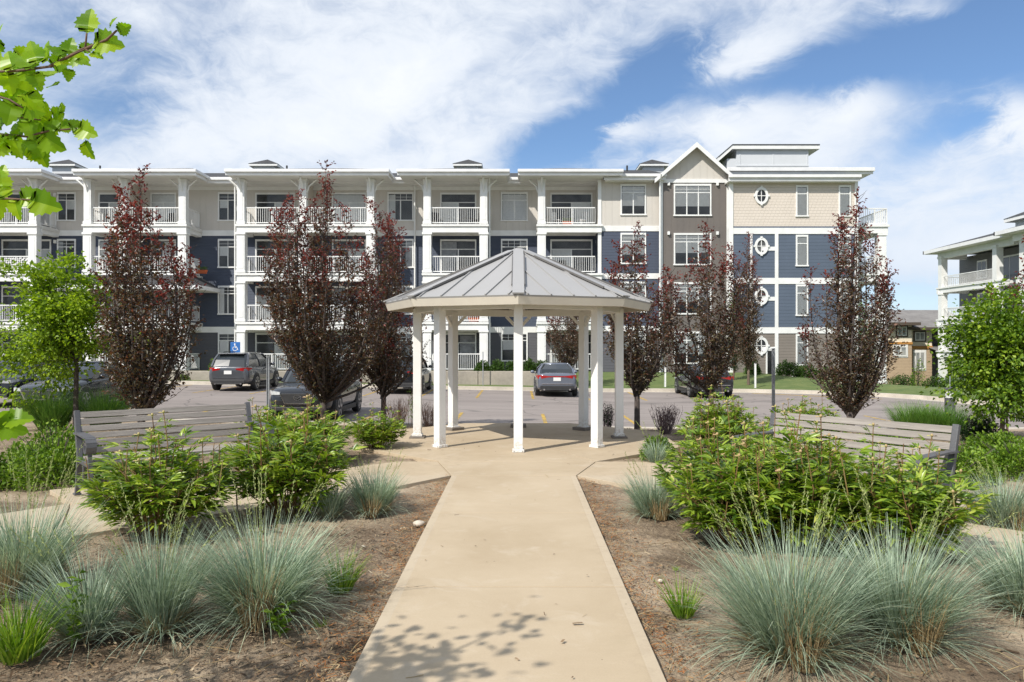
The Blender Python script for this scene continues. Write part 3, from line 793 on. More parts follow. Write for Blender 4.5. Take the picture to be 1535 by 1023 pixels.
def shed_roof(parent, x0, x1, ye, ze, yb=54.0, slope=.26, side=True, over=0, name='roof', soff_to=None):
    """soffit, gutter fascia and hipped shingle slope; eave line at (ye, ze=top of fascia)"""
    m = MB(); zt = ze+(yb-ye)*slope; hx = min((x1-x0)*.45, (yb-ye)) if side else 0
    m.add([(x0,ye,ze),(x1,ye,ze),(x1-hx,yb,zt),(x0+hx,yb,zt),(x1,yb+4,ze),(x0,yb+4,ze)], [(0,1,2,3),(1,4,2),(0,3,5)])
    r = obj(name, m, SHINGLE, parent, fixn=False)
    m = MB(); m.box(x0, x1, ye, ye+.13, ze-.15, ze+.02)
    m.box(x0+.03, x1-.03, ye+.13, ye+.16, ze-.33, ze-.02)
    for s, x in ((1, x0), (-1, x1)): m.box(min(x, x+s*.13), max(x, x+s*.13), ye+.13, yb-2, ze-.15, ze+.02)
    for s, x in ((1, x0), (-1, x1)): m.box(min(x+s*.13, x+s*.16), max(x+s*.13, x+s*.16), ye+.16, yb-2, ze-.33, ze-.02)
    obj('eave_gutter', m, GUTTER, r, bevel=.015)
    m = MB(); m.box(x0+.16, x1-.16, ye+.16, soff_to or 48.9, ze-.35, ze-.30); obj('soffit', m, SOFF, r)
    return r
def lamp_box(parent, x, y, z):
    m = MB(); m.box(x-.07, x+.07, y-.14, y, z-.1, z+.1); obj('wall_vent', m, WHITE, parent, bevel=.01)

def build_apartments():
    g = thing('apartment_block', 'long four storey apartment block with white balconies and navy siding behind the car park', 'apartment building', (0, 46.4, 0))
    # back wall by storey bands
    xl, xr = -46.0, 6.0; 
    ge = X(1092, YGB)
    bands = [(-1.0, 2.55, DKGREY, 'ground_floor_wall'), (2.55, 8.42, BLUE, 'navy_wall'), (8.42, 11.55, CREAMBB, 'top_floor_wall')]
    for z0, z1, mt, nm in bands:
        m = MB(); m.box(xl, 5.0, YW, YW+6, z0, z1); obj('wall', m, mt, g)
    m = MB(); m.box(xl, 4.99, YW-.03, YW+.0, 8.38, 8.72); m.box(xl, 4.99, YW-.03, YW, 2.32, 2.68); m.box(xl, 4.99, YW-.028, YW, 11.25, 11.5); obj('belt_trim', m, WHITE, g)
    # windows of the recessed wall
    for (a, b) in ((88,112), (329,355), (583,618), (753,789)):
        for k in range(4):
            z1 = 11.0-FL*(3-k); window(g, X(a,YW), X(b,YW), z1-1.62, z1, YW, 2)
    ROOFE = 11.86
    # main low roof with recessed eave
    shed_roof(g, -46, 8.3, 47.15, 11.80, 54.0, side=False)
    bays = [  # px of outer columns, extra columns, door spans
        (-150, 58, [(-60)], [(5,75)], 'A'),
        (128, 281, [187], [(150,178),(228,262)], 'B'),
        (357, 562, [455], [(385,440),(500,547)], 'C'),
        (635, 731, [], [(662,712)], 'D'),
        (806, 901, [], [(827,886)], 'E')]
    for pa, pb, mid, doors, nm in bays:
        x0, x1 = X(pa, YB), X(pb, YB)
        hw = .23
        xs_ = [x0+hw]+[X(p, YB) for p in mid]+[x1-hw]
        e0, e1 = x0-.02, x1+.02
        for k in range(4):
            z = ZF[k]
            if k > 0:
                m = MB()
                m.box(e0, e1, YB-.22, YB+.14, z-.50, z-.14); m.box(e0-.06, e1+.06, YB-.30, YB+.16, z-.14, z-.02)
                obj('balcony_beam', m, WHITE, g, bevel=.01)
                m = MB(); m.box(e0-.03, e1+(.03 if nm == 'E' else .12), YB+.16, YW, z-.24, z-.03); obj('balcony_slab', m, SOFF, g)
                if nm != 'E':
                    for qa, qb in ((e1-.30, e1+.06), (e0-.06, e0+.30)): m = MB(); m.box(qa, qb, YB+.16, YW-.01, z-.5, z-.241); obj('side_beam', m, WHITE, g)
            ztop = (ZF[k+1]-.50) if k < 3 else 11.50
            for i, x in enumerate(xs_):
                if nm == 'E' and i == len(xs_)-1: continue
                column(g, x, YB, z if k else -.3, ztop, .44 if k == 3 else .50)
            for a, b in zip(xs_, xs_[1:]):
                railing(g, (a+.24, YB-.08), (b-.24+(.1 if nm == 'E' else 0), YB-.08), z, lattice=(nm == 'A' and k == 2))
            if nm in 'ABCD' : railing(g, (x1-.06, YB+.24), (x1-.06, YW-.03), z)
            if nm in 'ABCDE': railing(g, (x0+.06, YB+.24), (x0+.06, YW-.03), z)
            # knee brackets under the top soffit
            if k == 3:
                for i, x in enumerate(xs_):
                    if nm == 'E' and i == len(xs_)-1: continue
                    sides = (-1, 1) if (nm in 'AB' and i == len(xs_)-1) else (-1,) if (len(xs_) == 2 and i == 0) else ((1,) if i == len(xs_)-1 else ((-1, 1) if len(xs_) == 3 and i == 1 else (-1,)))
                    m = MB()
                    for s in sides: m.tube([(x+s*.2, YB, 10.72), (x+s*.32, YB, 11.1), (x+s*.78, YB, 11.50)], [.06,.055,.06], 4)
                    m.tube([(x, YB-.2, 10.72), (x, YB-.34, 11.1), (x, YB-.75, 11.50)], [.06,.055,.06], 4)
                    obj('bracket', m, WHITE, g)
            for a, b in doors:
                z1 = 10.97-FL*(3-k)
                if b < 0: continue
                window(g, X(a,YW), X(b,YW), z+.08, z1, YW, 2, True, True, name='patio_door', grid=False)
            lamp_box(g, X(doors[0][1], YW)+.35, YW, z+2.15)
        oh = dict(A=(1,.9), B=(.15,1.0), C=(.4,1.05), D=(1.45,1.34), E=(1.2,1.2))[nm]; shed_roof(g, x0-oh[0], x1+oh[1], 45.2, 11.86, 52.5, name='bay_roof', slope=.235)
        if nm == 'D' or nm == 'C' or nm == 'B':
            pass
    # partition in bay C between flats
    for q_ in (455, 187): m = MB(); m.box(X(q_,YB)-.09, X(q_,YB)+.09, YB+.3, YW, 0, 11.5); obj('party_wall', m, CREAMSH, g)
    # skirt roof of bay B between second and third floor
    xa, xb = X(128,YB), X(281,YB)
    m = MB(); e0, e1, o0, o1 = xa-.05, xb+.15, xa-1.15, xb+1.25
    m.add([(o0,45.0,5.05),(o1,45.0,5.05),(e1,YB-.25,5.70),(e0,YB-.25,5.70),(o1,YW-.02,5.05),(e1,YW-.02,5.70),(o0,YW-.02,5.05),(e0,YW-.02,5.70)], [(0,1,2,3),(1,4,5,2),(6,0,3,7)])
    r = obj('skirt_roof', m, SHINGLE, g, fixn=False)
    m = MB(); m.box(o0,o1,45.0,45.12,4.82,5.05); m.box(o1-.12,o1,45.12,YW-.03,4.82,5.05); m.box(o0,o0+.12,45.12,YW-.03,4.82,5.05); obj('eave_gutter', m, GUTTER, r)
    m = MB(); m.box(o0+.12,o1-.12,45.12,YW-.03,4.80,4.86); obj('soffit', m, SOFF, r)
    # wing wall E-F flush with the balcony fronts
    xa, xb = X(897,YB), X(990,YGB)
    for z0, z1, mt in ((-1.0, 2.55, DKGREY), (2.55, 8.42, BLUE), (8.42, 11.55, CREAMBB)):
        m = MB(); m.box(xa+.02, xb, YB-.05, YB+6, z0, z1); obj('wall', m, mt, g)
    m = MB(); m.box(xa-.03, xa+.17, YB-.10, YB+.1, 0, 11.5)
    for z in (8.38, 5.52, 2.36): m.box(xa+.17, xb, YB-.085, YB-.05, z, z+.33)
    obj('belt_trim', m, WHITE, g)
    for k in range(4):
        z1 = 11.10-FL*(3-k); window(g, X(932,YB), X(966,YB), z1-1.68, z1, YB-.05, 2, blind=.6)
    shed_roof(g, X(905,45.5), X(1000,45.5), 45.55, 11.66, 52, side=False, name='roof')
    # gabled bay
    xa, xb = X(990,YGB), X(1092,YGB); xm = X(1042,YGB)
    m = MB(); m.box(xa, xb, YGB, YGB+5, -1.0, 11.35); obj('wall', m, BROWNBB, g)
    m = MB(); kq = 11.22+.05+.38/((xb-xa)/2+.38)*2.2; m.prism([(xa+.02,11.35),(xb-.02,11.35),(xb-.02,kq),(xm,13.43),(xa+.02,kq)], YGB+.02, YGB+5, 'y'); obj('gable_wall', m, CREAMBB, g)
    m = MB(); m.box(xa-.02, xb+.02, YGB-.06, YGB, 11.2, 11.42); m.box(xa-.06, xa+.14, YGB-.05, YGB+.1, -.8, 11.2); m.box(xb-.12, xb+.08, YGB-.05, YGB+.1, -.8, 11.2); obj('belt_trim', m, WHITE, g)
    ex = .38; za_, zb_ = 11.22, 13.42
    m = MB()
    for x in (xa-ex, xb+ex):
        m.add([(x,YGB-.42,za_+.06),(xm,YGB-.42,zb_+.02),(xm,YGB+8,zb_+.02),(x,YGB+8,za_+.06),(x,YGB-.42,za_+.14),(xm,YGB-.42,zb_+.10),(xm,YGB+8,zb_+.10),(x,YGB+8,za_+.14)], [(0,3,2,1),(4,5,6,7),(0,1,5,4),(1,2,6,5),(2,3,7,6),(3,0,4,7)])
    r = obj('gable_roof', m, SHINGLE, g)
    m = MB()
    for s, x in ((-1, xa-ex-.04), (1, xb+ex+.04)):
        m.prism([(x,za_-.12),(x,za_+.12),(xm,zb_+.10),(xm,zb_-.20)] if s < 0 else [(xm,zb_-.20),(xm,zb_+.10),(x,za_+.12),(x,za_-.12)], YGB-.48, YGB-.42, 'y')
    obj('barge_board', m, WHITE, r)
    m = MB()
    for x in (xa-ex, xb+ex): m.add([(x,YGB-.42,za_+.04),(xm,YGB-.42,zb_),(xm,YGB,zb_),(x,YGB,za_+.04)], [(0,1,2,3)])
    obj('gable_soffit', m, SOFF, r)
    for k in range(4):
        z1 = 11.02-FL*(3-k); window(g, X(1012,YGB), X(1064,YGB), z1-1.72, z1, YGB, 3, blind=.6)
        lamp_box(g, X(1075,YGB), YGB, z1+.1); lamp_box(g, X(1002,YGB), YGB, z1+.1)
    # right block
    xa, xb = xb, X(1285,YG)
    for z0, z1, mt in ((-1.0, 2.60, TAUPE), (2.60, 8.55, siding('slate blue lap siding', (.078,.102,.142), (.066,.088,.122), .2, 'Z', dist=.03)), (8.55, 11.35, CREAMSH)):
        m = MB(); m.box(xa, xb, YG, YG+8, z0, z1); obj('wall', m, mt, g)
    m = MB()
    for py in (342, 417, 491): z = Z(py, YG); m.box(xa, xb+.03, YG-.04, YG, z-.36, z)
    xq = X(1164, YG); m.box(xq-.10, xq+.10, YG-.041, YG, -.8, Z(349,YG)-.03)
    for py in (371, 446, 521): z = Z(py, YG); m.box(X(1141,YG), xq-.10, YG-.038, YG, z-.20, z+.03)
    for px_ in (1126,): xx = X(px_, YG); m.box(xx-.07, xx+.07, YG-.036, YG, -.5, Z(349,YG)-.03)
    m.box(xa-.1, xa+.16, YG-.05, YG, -.8, 11.3); m.box(xb-.16, xb+.03, YG-.05, YG+.05, -.8, 11.2)
    m.box(X(1188,YG)-.04, X(1188,YG)+.04, YG-.03, YG, -.6, .2)
    obj('belt_trim', m, WHITE, g)
    for k, py in enumerate((518.5, 444.5, 369.5, 294)):
        cx, cz = X(1141, YG), Z(py, YG)
        ring = lambda r1, r2, y, n=28: [(cx+r1*math.cos(2*math.pi*i/n), y, cz+r2*math.sin(2*math.pi*i/n)) for i in range(n)]
        m = MB(); m.loft([ring(.26,.36,YG-.02), ring(.26,.36,YG-.09), ring(.40,.51,YG-.09), ring(.40,.51,YG-.02)], cap=False)
        m.box(cx-.02, cx+.02, YG-.06, YG-.03, cz-.36, cz+.36); m.box(cx-.26, cx+.26, YG-.061, YG-.03, cz-.02, cz+.02)
        for a in range(4):
            dx, dz = (0, 1) if a == 0 else ((0,-1) if a == 1 else ((1,0) if a == 2 else (-1,0)))
            m.box(cx+dx*.41-.055, cx+dx*.41+.055, YG-.11, YG-.02, cz+dz*.52-.055, cz+dz*.52+.055)
        fr = obj('oval_window', m, WHITE, g)
        m = MB(); m.add(ring(.262,.362,YG-.015), [tuple(range(28))]); m.add(ring(.262,.362,YG-.022), [tuple(range(28))]); obj('pane', m, [DARKIN], fr)
        m = MB(); m.add(ring(.262,.362,YG-.028), [tuple(range(28))]); obj('glazing', m, GLASS, fr)
    for k in range(4):
        z1 = Z(281,YG)-FL*(3-k); window(g, X(1195,YG), X(1209,YG), z1-1.66, z1, YG, 1, True, blind=1, grid=False)
        window(g, X(1259,YG), X(1273,YG), z1-1.66, z1, YG, 1, True, blind=1, grid=False)
    window(g, X(1150,YG), X(1162,YG)-.1, -.45, Z(523,YG)-.05, YG, 1, False, name='side_door')
    # roofs of the right block
    m = MB(); y0 = 44.9; zt = Z(262, y0); x0_, x1_ = X(1093,y0), X(1292,y0)
    m.add([(x0_,y0,zt),(x1_,y0,zt),(x1_-.6,46.6,zt+.35),(x0_,46.6,zt+.35)], [(0,1,2,3)]); r = obj('lower_roof', m, SHINGLE, g, fixn=False)
    m = MB(); m.box(x0_,x1_,y0,y0+.13,zt-.16,zt+.02); m.box(x0_,x1_-.03,y0+.13,y0+.16,zt-.36,zt-.03); m.box(x1_-.13,x1_,y0+.13,46.2,zt-.16,zt+.02); obj('eave_gutter', m, GUTTER, r, bevel=.015)
    m = MB(); m.box(x0_,x1_-.2,y0+.16,46.3,zt-.38,zt-.33); obj('soffit', m, SOFF, r)
    m = MB(); y0 = 46.3; zt = Z(251.5, y0); x0_, x1_ = X(1090,y0), X(1312,y0)
    m.add([(x0_,y0,zt),(x1_,y0,zt),(x1_-4,53,zt+1.5),(x0_,53,zt+1.5),(x1_,58,zt)], [(0,1,2,3),(1,4,2)]); r = obj('upper_roof', m, SHINGLE, g, fixn=False)
    m = MB(); m.box(x0_,x1_,y0,y0+.13,zt-.2,zt+.02); m.box(x1_-.13,x1_,y0+.13,57,zt-.2,zt+.02); m.box(x0_,x1_-.06,y0+.13,y0+.18,zt-.36,zt-.03); obj('eave_gutter', m, GUTTER, r, bevel=.015)
    m = MB(); m.box(xb-.2,x1_-.2,y0+.18,57,zt-.38,zt-.3); m.box(x0_,xb-.2,y0+.18,46.9,zt-.38,zt-.3); obj('soffit', m, SOFF, r)
    # side balconies of the right block
    bx0, bx1 = xb-.05, X(1326, 47.0)
    for k in range(4):
        z = ZF[k]
        if k:
            m = MB(); m.box(bx0,bx1,46.55,50.5,z-.50,z-.12); m.box(bx0,bx1+.06,46.47,50.6,z-.12,z+.02); obj('balcony_beam', m, WHITE, g, bevel=.01)
            railing(g, (bx0,46.62),(bx1-.05,46.62), z); railing(g, (bx1-.05,46.62),(bx1-.05,50.4), z)
        if k < 3:
            for yy in (46.85, 50.2): column(g, bx1-.32, yy, z if k else -.8, ZF[k+1]-.5, .5)
    m = MB(); m.box(xb-.45,xb-.02,YG+.02,YG+.0201+7,8.6,11.3); obj('corner_wall', m, WHITE, g)
    # penthouse with its half-gable roof
    m = MB(); m.box(X(1104,52), X(1212,52), 52, 57, 12.2, Z(224,52)); m.box(X(1090,52), X(1104,52), 52.02, 57, 12.2, Z(238,52))
    m.box(X(1104,52)-.01, X(1212,52)+.01, 51.97, 52, Z(250,52), Z(250,52)+.12)
    for px_ in (1109, 1159, 1210): m.box(X(px_,52)-.035, X(px_,52)+.035, 51.98, 52, Z(249,52), Z(226,52))
    obj('penthouse', m, PENT, g)
    y = 51.75; m = MB()
    pr = [(X(1077,y),Z(242,y)),(X(1098,y),Z(223.5,y)),(X(1229,y),Z(223.5,y)),(X(1229,y),Z(218,y)),(X(1098,y),Z(218,y)),(X(1077,y),Z(236,y))]
    m.prism(pr, y, 58, 'y'); r = obj('penthouse_roof', m, WHITE, g)
    m = MB(); m.prism([(p[0], p[1]+.005) for p in (pr[5], pr[4], pr[3])]+[(pr[3][0], pr[3][1]+.07), (pr[4][0], pr[4][1]+.07), (pr[5][0], pr[5][1]+.07)], y-.03, 58, 'y'); obj('roof_covering', m, SHINGLE, r)
    # roof cupolas
    for px_ in (94, 396, 701, 980):
        y = 53.0; cx = X(px_, y); ze = Z(250, y); w = .72; o = .98
        m = MB(); m.box(cx-w, cx+w, y, y+2*w, ze-1.2, ze+.02)
        cu = obj('cupola', m, PENT, g)
        m = MB(); m.box(cx-o, cx+o, y-.26, y+2*w+.26, ze-.0, ze+.15); obj('cupola_fascia', m, WHITE, cu)
        m = MB(); yc = y+w
        m.add([(cx-o-.03,y-.29,ze+.15),(cx+o+.03,y-.29,ze+.15),(cx+o+.03,y+2*w+.29,ze+.15),(cx-o-.03,y+2*w+.29,ze+.15),(cx,yc,ze+.66)], [(0,1,4),(1,2,4),(2,3,4),(3,0,4),(0,3,2,1)])
        obj('cupola_roof', m, SHINGLE, cu)
    # downspouts and plumbing stacks
    for px_, y in ((353, 46.9), (734, 46.5), (989, 45.75), (622, 48.2)):
        m = MB(); x = X(px_, y); m.tube([(x,y-.5,11.6),(x,y-.08,11.15),(x,y-.08,0)], .05, 6); obj('downspout', m, WHITE, g)
    for px_, y in ((940, 50.0), (430, 50), (150, 51)):
        m = MB(); x = X(px_, y); z = Z(252, y); m.tube([(x,y,z-.5),(x,y,z+.15)], .06, 8); obj('vent_pipe', m, BLACKM, g)
build_apartments()

# things on the balconies
def patio_chair(x, y, z, rz, label, mt):
    t = thing('patio_chair', label, 'patio chair', (x, y, z), rz)
    m = MB(); m.box(-.25,.25,-.24,.24,.40,.44); obj('seat', m, mt, t, world=False)
    m = MB(); m.box(-.25,.25,.22,.26,.44,.92); obj('backrest', m, mt, t, world=False)
    for sx in (-1, 1):
        for sy in (-1, 1):
            m = MB(); m.beam((sx*.23,sy*.21,0),(sx*.23,sy*.21,.40),.035,.035); obj('leg', m, mt, t, world=False)
BK = mat('black wicker', (.03,.03,.032), .7); OR = mat('orange cushion fabric', (.45,.10,.03), .8); WH = mat('white resin', (.7,.7,.7), .5)
patio_chair(X(656,47.3), 47.4, 3*FL, .8, 'dark patio chair behind the top balcony railing, above the gazebo roof\'s left half', BK)
patio_chair(X(714,47.3), 47.4, 3*FL, -1.2, 'black patio chair at the right end of the top balcony left of the gazebo peak', BK)
patio_chair(X(872,47.3), 47.4, 3*FL, -1.0, 'pale patio chair on the top balcony just right of the gazebo roof peak', WH)
patio_chair(X(836,47.3), 47.4, 3*FL, 1.0, 'white patio chair at the left end of the top balcony right of the gazebo', WH)
patio_chair(X(405,47.3), 47.4, 3*FL, 2.4, 'dark patio chair on the top balcony behind the tallest purple tree', BK)
patio_chair(X(20,47.3), 47.4, 3*FL, .5, 'dark patio chair on the top balcony at the left edge', BK)
patio_chair(X(250,47.3), 47.5, 3*FL, -.4, 'dark patio chair on the top balcony behind the left purple tree', BK)
patio_chair(X(845,47.3), 47.5, 2*FL, .3, 'black patio chair on the balcony just above the gazebo roof\'s right slope', BK)
patio_chair(X(690,47.3), 47.5, 2*FL, -.3, 'black patio chair on the balcony just above the gazebo roof\'s left slope', BK)
patio_chair(X(650,47.3), 47.5, 0.03, -.3, 'white patio chair on the ground floor patio left of the gazebo post', WH)
patio_chair(X(520,47.3), 47.5, FL, .7, 'white patio chair on the second floor balcony behind the purple trees', WH)
def planter(x, y, z, label, fl, w=.35):
    t = thing('flower_box', label, 'flower box', (x, y, z))
    m = MB(); m.loft([[(-w*.8,-.09,0),(w*.8,-.09,0),(w*.8,.09,0),(-w*.8,.09,0)],[(-w,-.12,.22),(w,-.12,.22),(w,.12,.22),(-w,.12,.22)]]); obj('box', m, OR, t, world=False)
    V = []; Q = []; r = random.Random(3)
    for i in range(260):
        p = Vector((r.uniform(-w,w), r.uniform(-.12,.12), .22+r.random()*.2)); a = r.random()*6.28; d = Vector((math.cos(a), math.sin(a), .4))*.06; s = Vector((-math.sin(a), math.cos(a), .1))*.03
        o = len(V); V += [p[:], (p+d*.5+s)[:], (p+d)[:], (p+d*.5-s)[:]]; Q.append((o,o+1,o+2,o+3))
    npobj('flowers', V, Q, fl, t)
planter(X(851,46.9), 46.9, 3*FL+.05, 'orange flower box on the top balcony right of the gazebo peak', SHRUBG)
planter(X(300,47.0), 47.2, 2*FL+.05, 'leafy green planter on the third floor balcony above the skirt roof', SHRUBG)
planter(X(710,46.9), 46.9, FL+.05, 'orange flower box on the second floor balcony seen under the gazebo roof', mat('orange blooms', (.5,.13,.06), .7))

# ================================================================== VEGETATION
def norm(v): return v/np.maximum(np.linalg.norm(v, axis=-1, keepdims=True), 1e-9)
def leaves_np(P, D, L, Wd, rg, fold=.25, droop=.15):
    """diamond leaves folded on the midrib. P,D (n,3), L,Wd (n,)"""
    n = len(P); D = norm(D)
    U = rg.normal(size=(n,3)); U[:,2] = np.abs(U[:,2])+.6
    S_ = norm(np.cross(D, U)); N = np.cross(S_, D)
    L = L[:,None]; Wd = Wd[:,None]
    mid = P+D*L*.48+N*L*.02
    tip = P+D*L-N*L*droop
    a = mid+S_*Wd*.5+N*Wd*fold; b = mid-S_*Wd*.5+N*Wd*fold
    V = np.stack([P, a, tip, b], 1).reshape(-1,3)
    o = np.arange(n)*4
    Q = np.stack([np.stack([o,o+1,o+2],1), np.stack([o,o+2,o+3],1)], 1).reshape(-1,3)
    return V, Q
def ftree(name, label, cat, base, H, width, trunk_h, trunk_r, seed, mats, barkm, leaders=11, leaf=.070, group=None, lean=0,
          lens=(.30,.55), up=.8, dens=1.0, tiprad=.10, flare=.35, redtop=.35, open_=.0, spread=1.0, minh=.55, tw_dz=.085, skirt=10):
    """upright many stemmed tree: leaders rise from a low fork, twigs fill round each leader"""
    r = random.Random(seed); rg = np.random.default_rng(seed)
    t = thing(name, label, cat, base, 0, group)
    m = MB(); m.tube([(0,0,-.15),(0,0,.05),(lean*.3,0,trunk_h*.5),(lean*.6,0,trunk_h)], [trunk_r*1.5,trunk_r*1.1,trunk_r,trunk_r*.92], 9)
    P = []; D = []; T = []
    for i in range(leaders):
        az = 2*math.pi*(i+r.random()*.7)/leaders*1.0+seed; q = 0 if i == 0 else math.sqrt((i+.3)/leaders)*(.8+.3*r.random())
        rad = q*(width/2-tiprad)*spread
        h = H*(1-(1-minh)*(q**1.2)*(.35+.9*r.random())) if i else H
        c, s = math.cos(az), math.sin(az)
        pts = []; z0 = trunk_h*(.72+.28*r.random()) if i else trunk_h*.9
        wob = (r.uniform(-.12,.12), r.uniform(-.12,.12))
        for k in range(9):
            u = k/8; rr = rad*(1-(1-u)**2.7)*(1-.22*u*u)
            w = math.sin(u*5+seed+i)*.06
            pts.append(Vector((lean*.6+rr*c+wob[0]*u+w*s, rr*s+wob[1]*u+w*c, z0+(h-z0)*u)))
        r0 = trunk_r*(.62 if i == 0 else .42)
        m.tube(pts, [max(.004, r0*(1-u/8)**.9) for u in range(9)], 6)
        zz = z0+.06
        while zz < h-.03:
            u = (zz-z0)/(h-z0); k = min(7, int(u*8)); f = u*8-k; p = pts[k].lerp(pts[k+1], f)
            for _ in range(2):
                a = r.random()*6.283; e = up*(.45+.8*r.random()); 
                ln = (lens[0]+(lens[1]-lens[0])*r.random())*(1-u*.70)*1.1+.05
                d = Vector((math.cos(a), math.sin(a), e)).normalized()
                if ln > .12 and r.random() < .5: m.tube([p, p+d*ln*.6, p+d*ln+Vector((0,0,ln*.12))], [.007,.005,.002], 3, cap=False)
                nl = max(3, int(ln/.021*dens*(.38+.62*min(1, u*2.4)))) 
                if r.random() < open_: nl = 0
                for q_ in range(nl):
                    v = (q_+.6)/nl
                    pp = p+d*ln*v+Vector((0,0,ln*.12*v*v))
                    P.append(pp); D.append(d*.5+Vector((r.gauss(0,.55), r.gauss(0,.55), r.gauss(-.05,.5))))
                    T.append((p.z+ln*v*.6)/h*(.6+.4*u)+r.gauss(0,.08)+.12*v)
            zz += tw_dz*(.6+.8*r.random())
        for q_ in range(10):
            P.append(pts[-1]-Vector((0,0,.03*q_))); D.append(Vector((r.gauss(0,.6), r.gauss(0,.6), .9))); T.append(1.1)
    for i in range(skirt):
        az = i*2.4+seed; z0 = trunk_h*(.75+.2*r.random())+H*.22*r.random()**1.5; ln = (width/2)*(.55+.5*r.random())*(.8 if z0 > trunk_h*1.6 else .7)
        e = .55+.55*r.random(); d = Vector((math.cos(az), math.sin(az), e)).normalized(); p0 = Vector((lean*.5,0,z0)); q1 = p0+d*ln*.5; q2 = q1+(d+Vector((0,0,.5))).normalized()*ln*.5
        m.tube([p0, q1, q2], [.016,.010,.003], 5, cap=False)
        for k in range(int(ln/.055)):
            v = .2+.8*k/max(1, int(ln/.055)); b = p0.lerp(q1, v*2) if v < .5 else q1.lerp(q2, v*2-1)
            a = r.random()*6.283; tl = .10+.20*r.random(); td = Vector((math.cos(a), math.sin(a), .1+.9*r.random())).normalized()
            for w_ in range(int(tl/.05)+1):
                P.append(b+td*tl*(w_+.5)/(tl/.05+1)); D.append(td*.5+Vector((r.gauss(0,.55), r.gauss(0,.55), r.gauss(-.15,.5)))); T.append(.1)
    obj('trunk', m, barkm, t, smooth=True, world=False, fixn=False)
    P = np.array(P); D = np.array(D); n = len(P)
    P = P+rg.normal(size=(n,3))*.018
    L = leaf*(.7+.6*rg.random(n)); V, Q = leaves_np(P, D, L, L*.52, rg)
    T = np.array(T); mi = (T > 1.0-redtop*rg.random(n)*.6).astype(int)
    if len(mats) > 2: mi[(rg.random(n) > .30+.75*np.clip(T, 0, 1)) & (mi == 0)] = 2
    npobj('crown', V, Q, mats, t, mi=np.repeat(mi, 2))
    return t
PG = 'purple leaved trees along the car park edge'
def zt(x, y): return zg(x, y)-.03
trees = [
 (X(212,13.7), 13.7, 4.75, 2.85, .50, .066, 3, 'purple leaved tree behind the left bench, tangled with the bright green tree', 19, .35),
 (X(485,17.3), 17.3, 6.0, 4.5, .72, .075, 14, 'tallest and widest purple leaved tree, in front of the dark parked crossover', 31, .30),
 (X(575,19.0), 19.0, 5.3, 2.9, 1.0, .065, 25, 'narrow purple leaved tree just left of the gazebo posts', 19, .2),
 (X(955,16.6), 16.6, 4.5, 2.6, .95, .06, 33, 'slim purple leaved tree just right of the gazebo', 15, .2),
 (X(1066,17.0), 17.0, 4.6, 2.45, 1.0, .06, 48, 'purple leaved tree in front of the brown gabled bay', 15, .2),
 (X(1275,17.0), 17.0, 5.3, 2.9, .42, .085, 53, 'purple leaved tree rising above the right bench in front of the navy wall', 17, .55)]
for x, y, H, w, th, tr, sd, lab, nl, ml in trees:
    ftree('purple_leaf_tree', lab, 'tree', (x, y, zt(x, y)), H, w, th, tr, sd, [PURPLE, PURPLER, PURPLEO], BARKD, leaders=nl, group=PG, minh=.45+.15*(w < 2), lens=(.28,.58) if w > 2 else (.26,.46), dens=.74, tw_dz=.085, open_=.24, skirt=12 if w > 2.7 else 7)
x = X(1122,38.9); ftree('purple_leaf_tree', 'thin tall purple leaved tree on the far lawn beside the oval windows', 'tree', (x, 38.9, zl(x,38.9)), 7.7, 1.75, .9, .07, 61, [PURPLE, PURPLER, PURPLEO], BARKT, leaders=9, leaf=.09, lens=(.35,.6), dens=.6, minh=.45)
x = X(853,38.2); ftree('purple_leaf_tree', 'small round purple leaved tree on the far lawn seen under the gazebo roof', 'tree', (x, 38.2, zl(x,38.2)), 4.6, 3.0, 1.0, .06, 62, [PURPLE, PURPLER, PURPLEO], BARKD, leaders=13, leaf=.08, lens=(.35,.6), dens=.6, minh=.6, redtop=0)
x = X(1100,41); ftree('slender_green_tree', 'slender dark green tree against the slate blue wall near the downspout', 'tree', (x, 41, zl(x,41)), 4.6, 1.2, .5, .05, 63, [DARKG, SHRUBG], BARKT, leaders=6, leaf=.08, lens=(.25,.45), dens=.7)
x = X(1298,40); ftree('slender_green_tree', 'slender dark green tree by the right corner of the apartment block', 'tree', (x, 40, zl(x,40)), 4.4, 1.3, .5, .05, 64, [DARKG, SHRUBG], BARKT, leaders=6, leaf=.08, lens=(.25,.45), dens=.7)
x = X(1545,15.5); ftree('purple_leaf_tree', 'purple leaved tree cut by the right edge behind the green tree', 'tree', (x, 15.5, zt(x,15.5)), 3.9, 1.6, .6, .06, 66, [PURPLE, PURPLER, PURPLEO], BARKD, leaders=9, lens=(.25,.45))

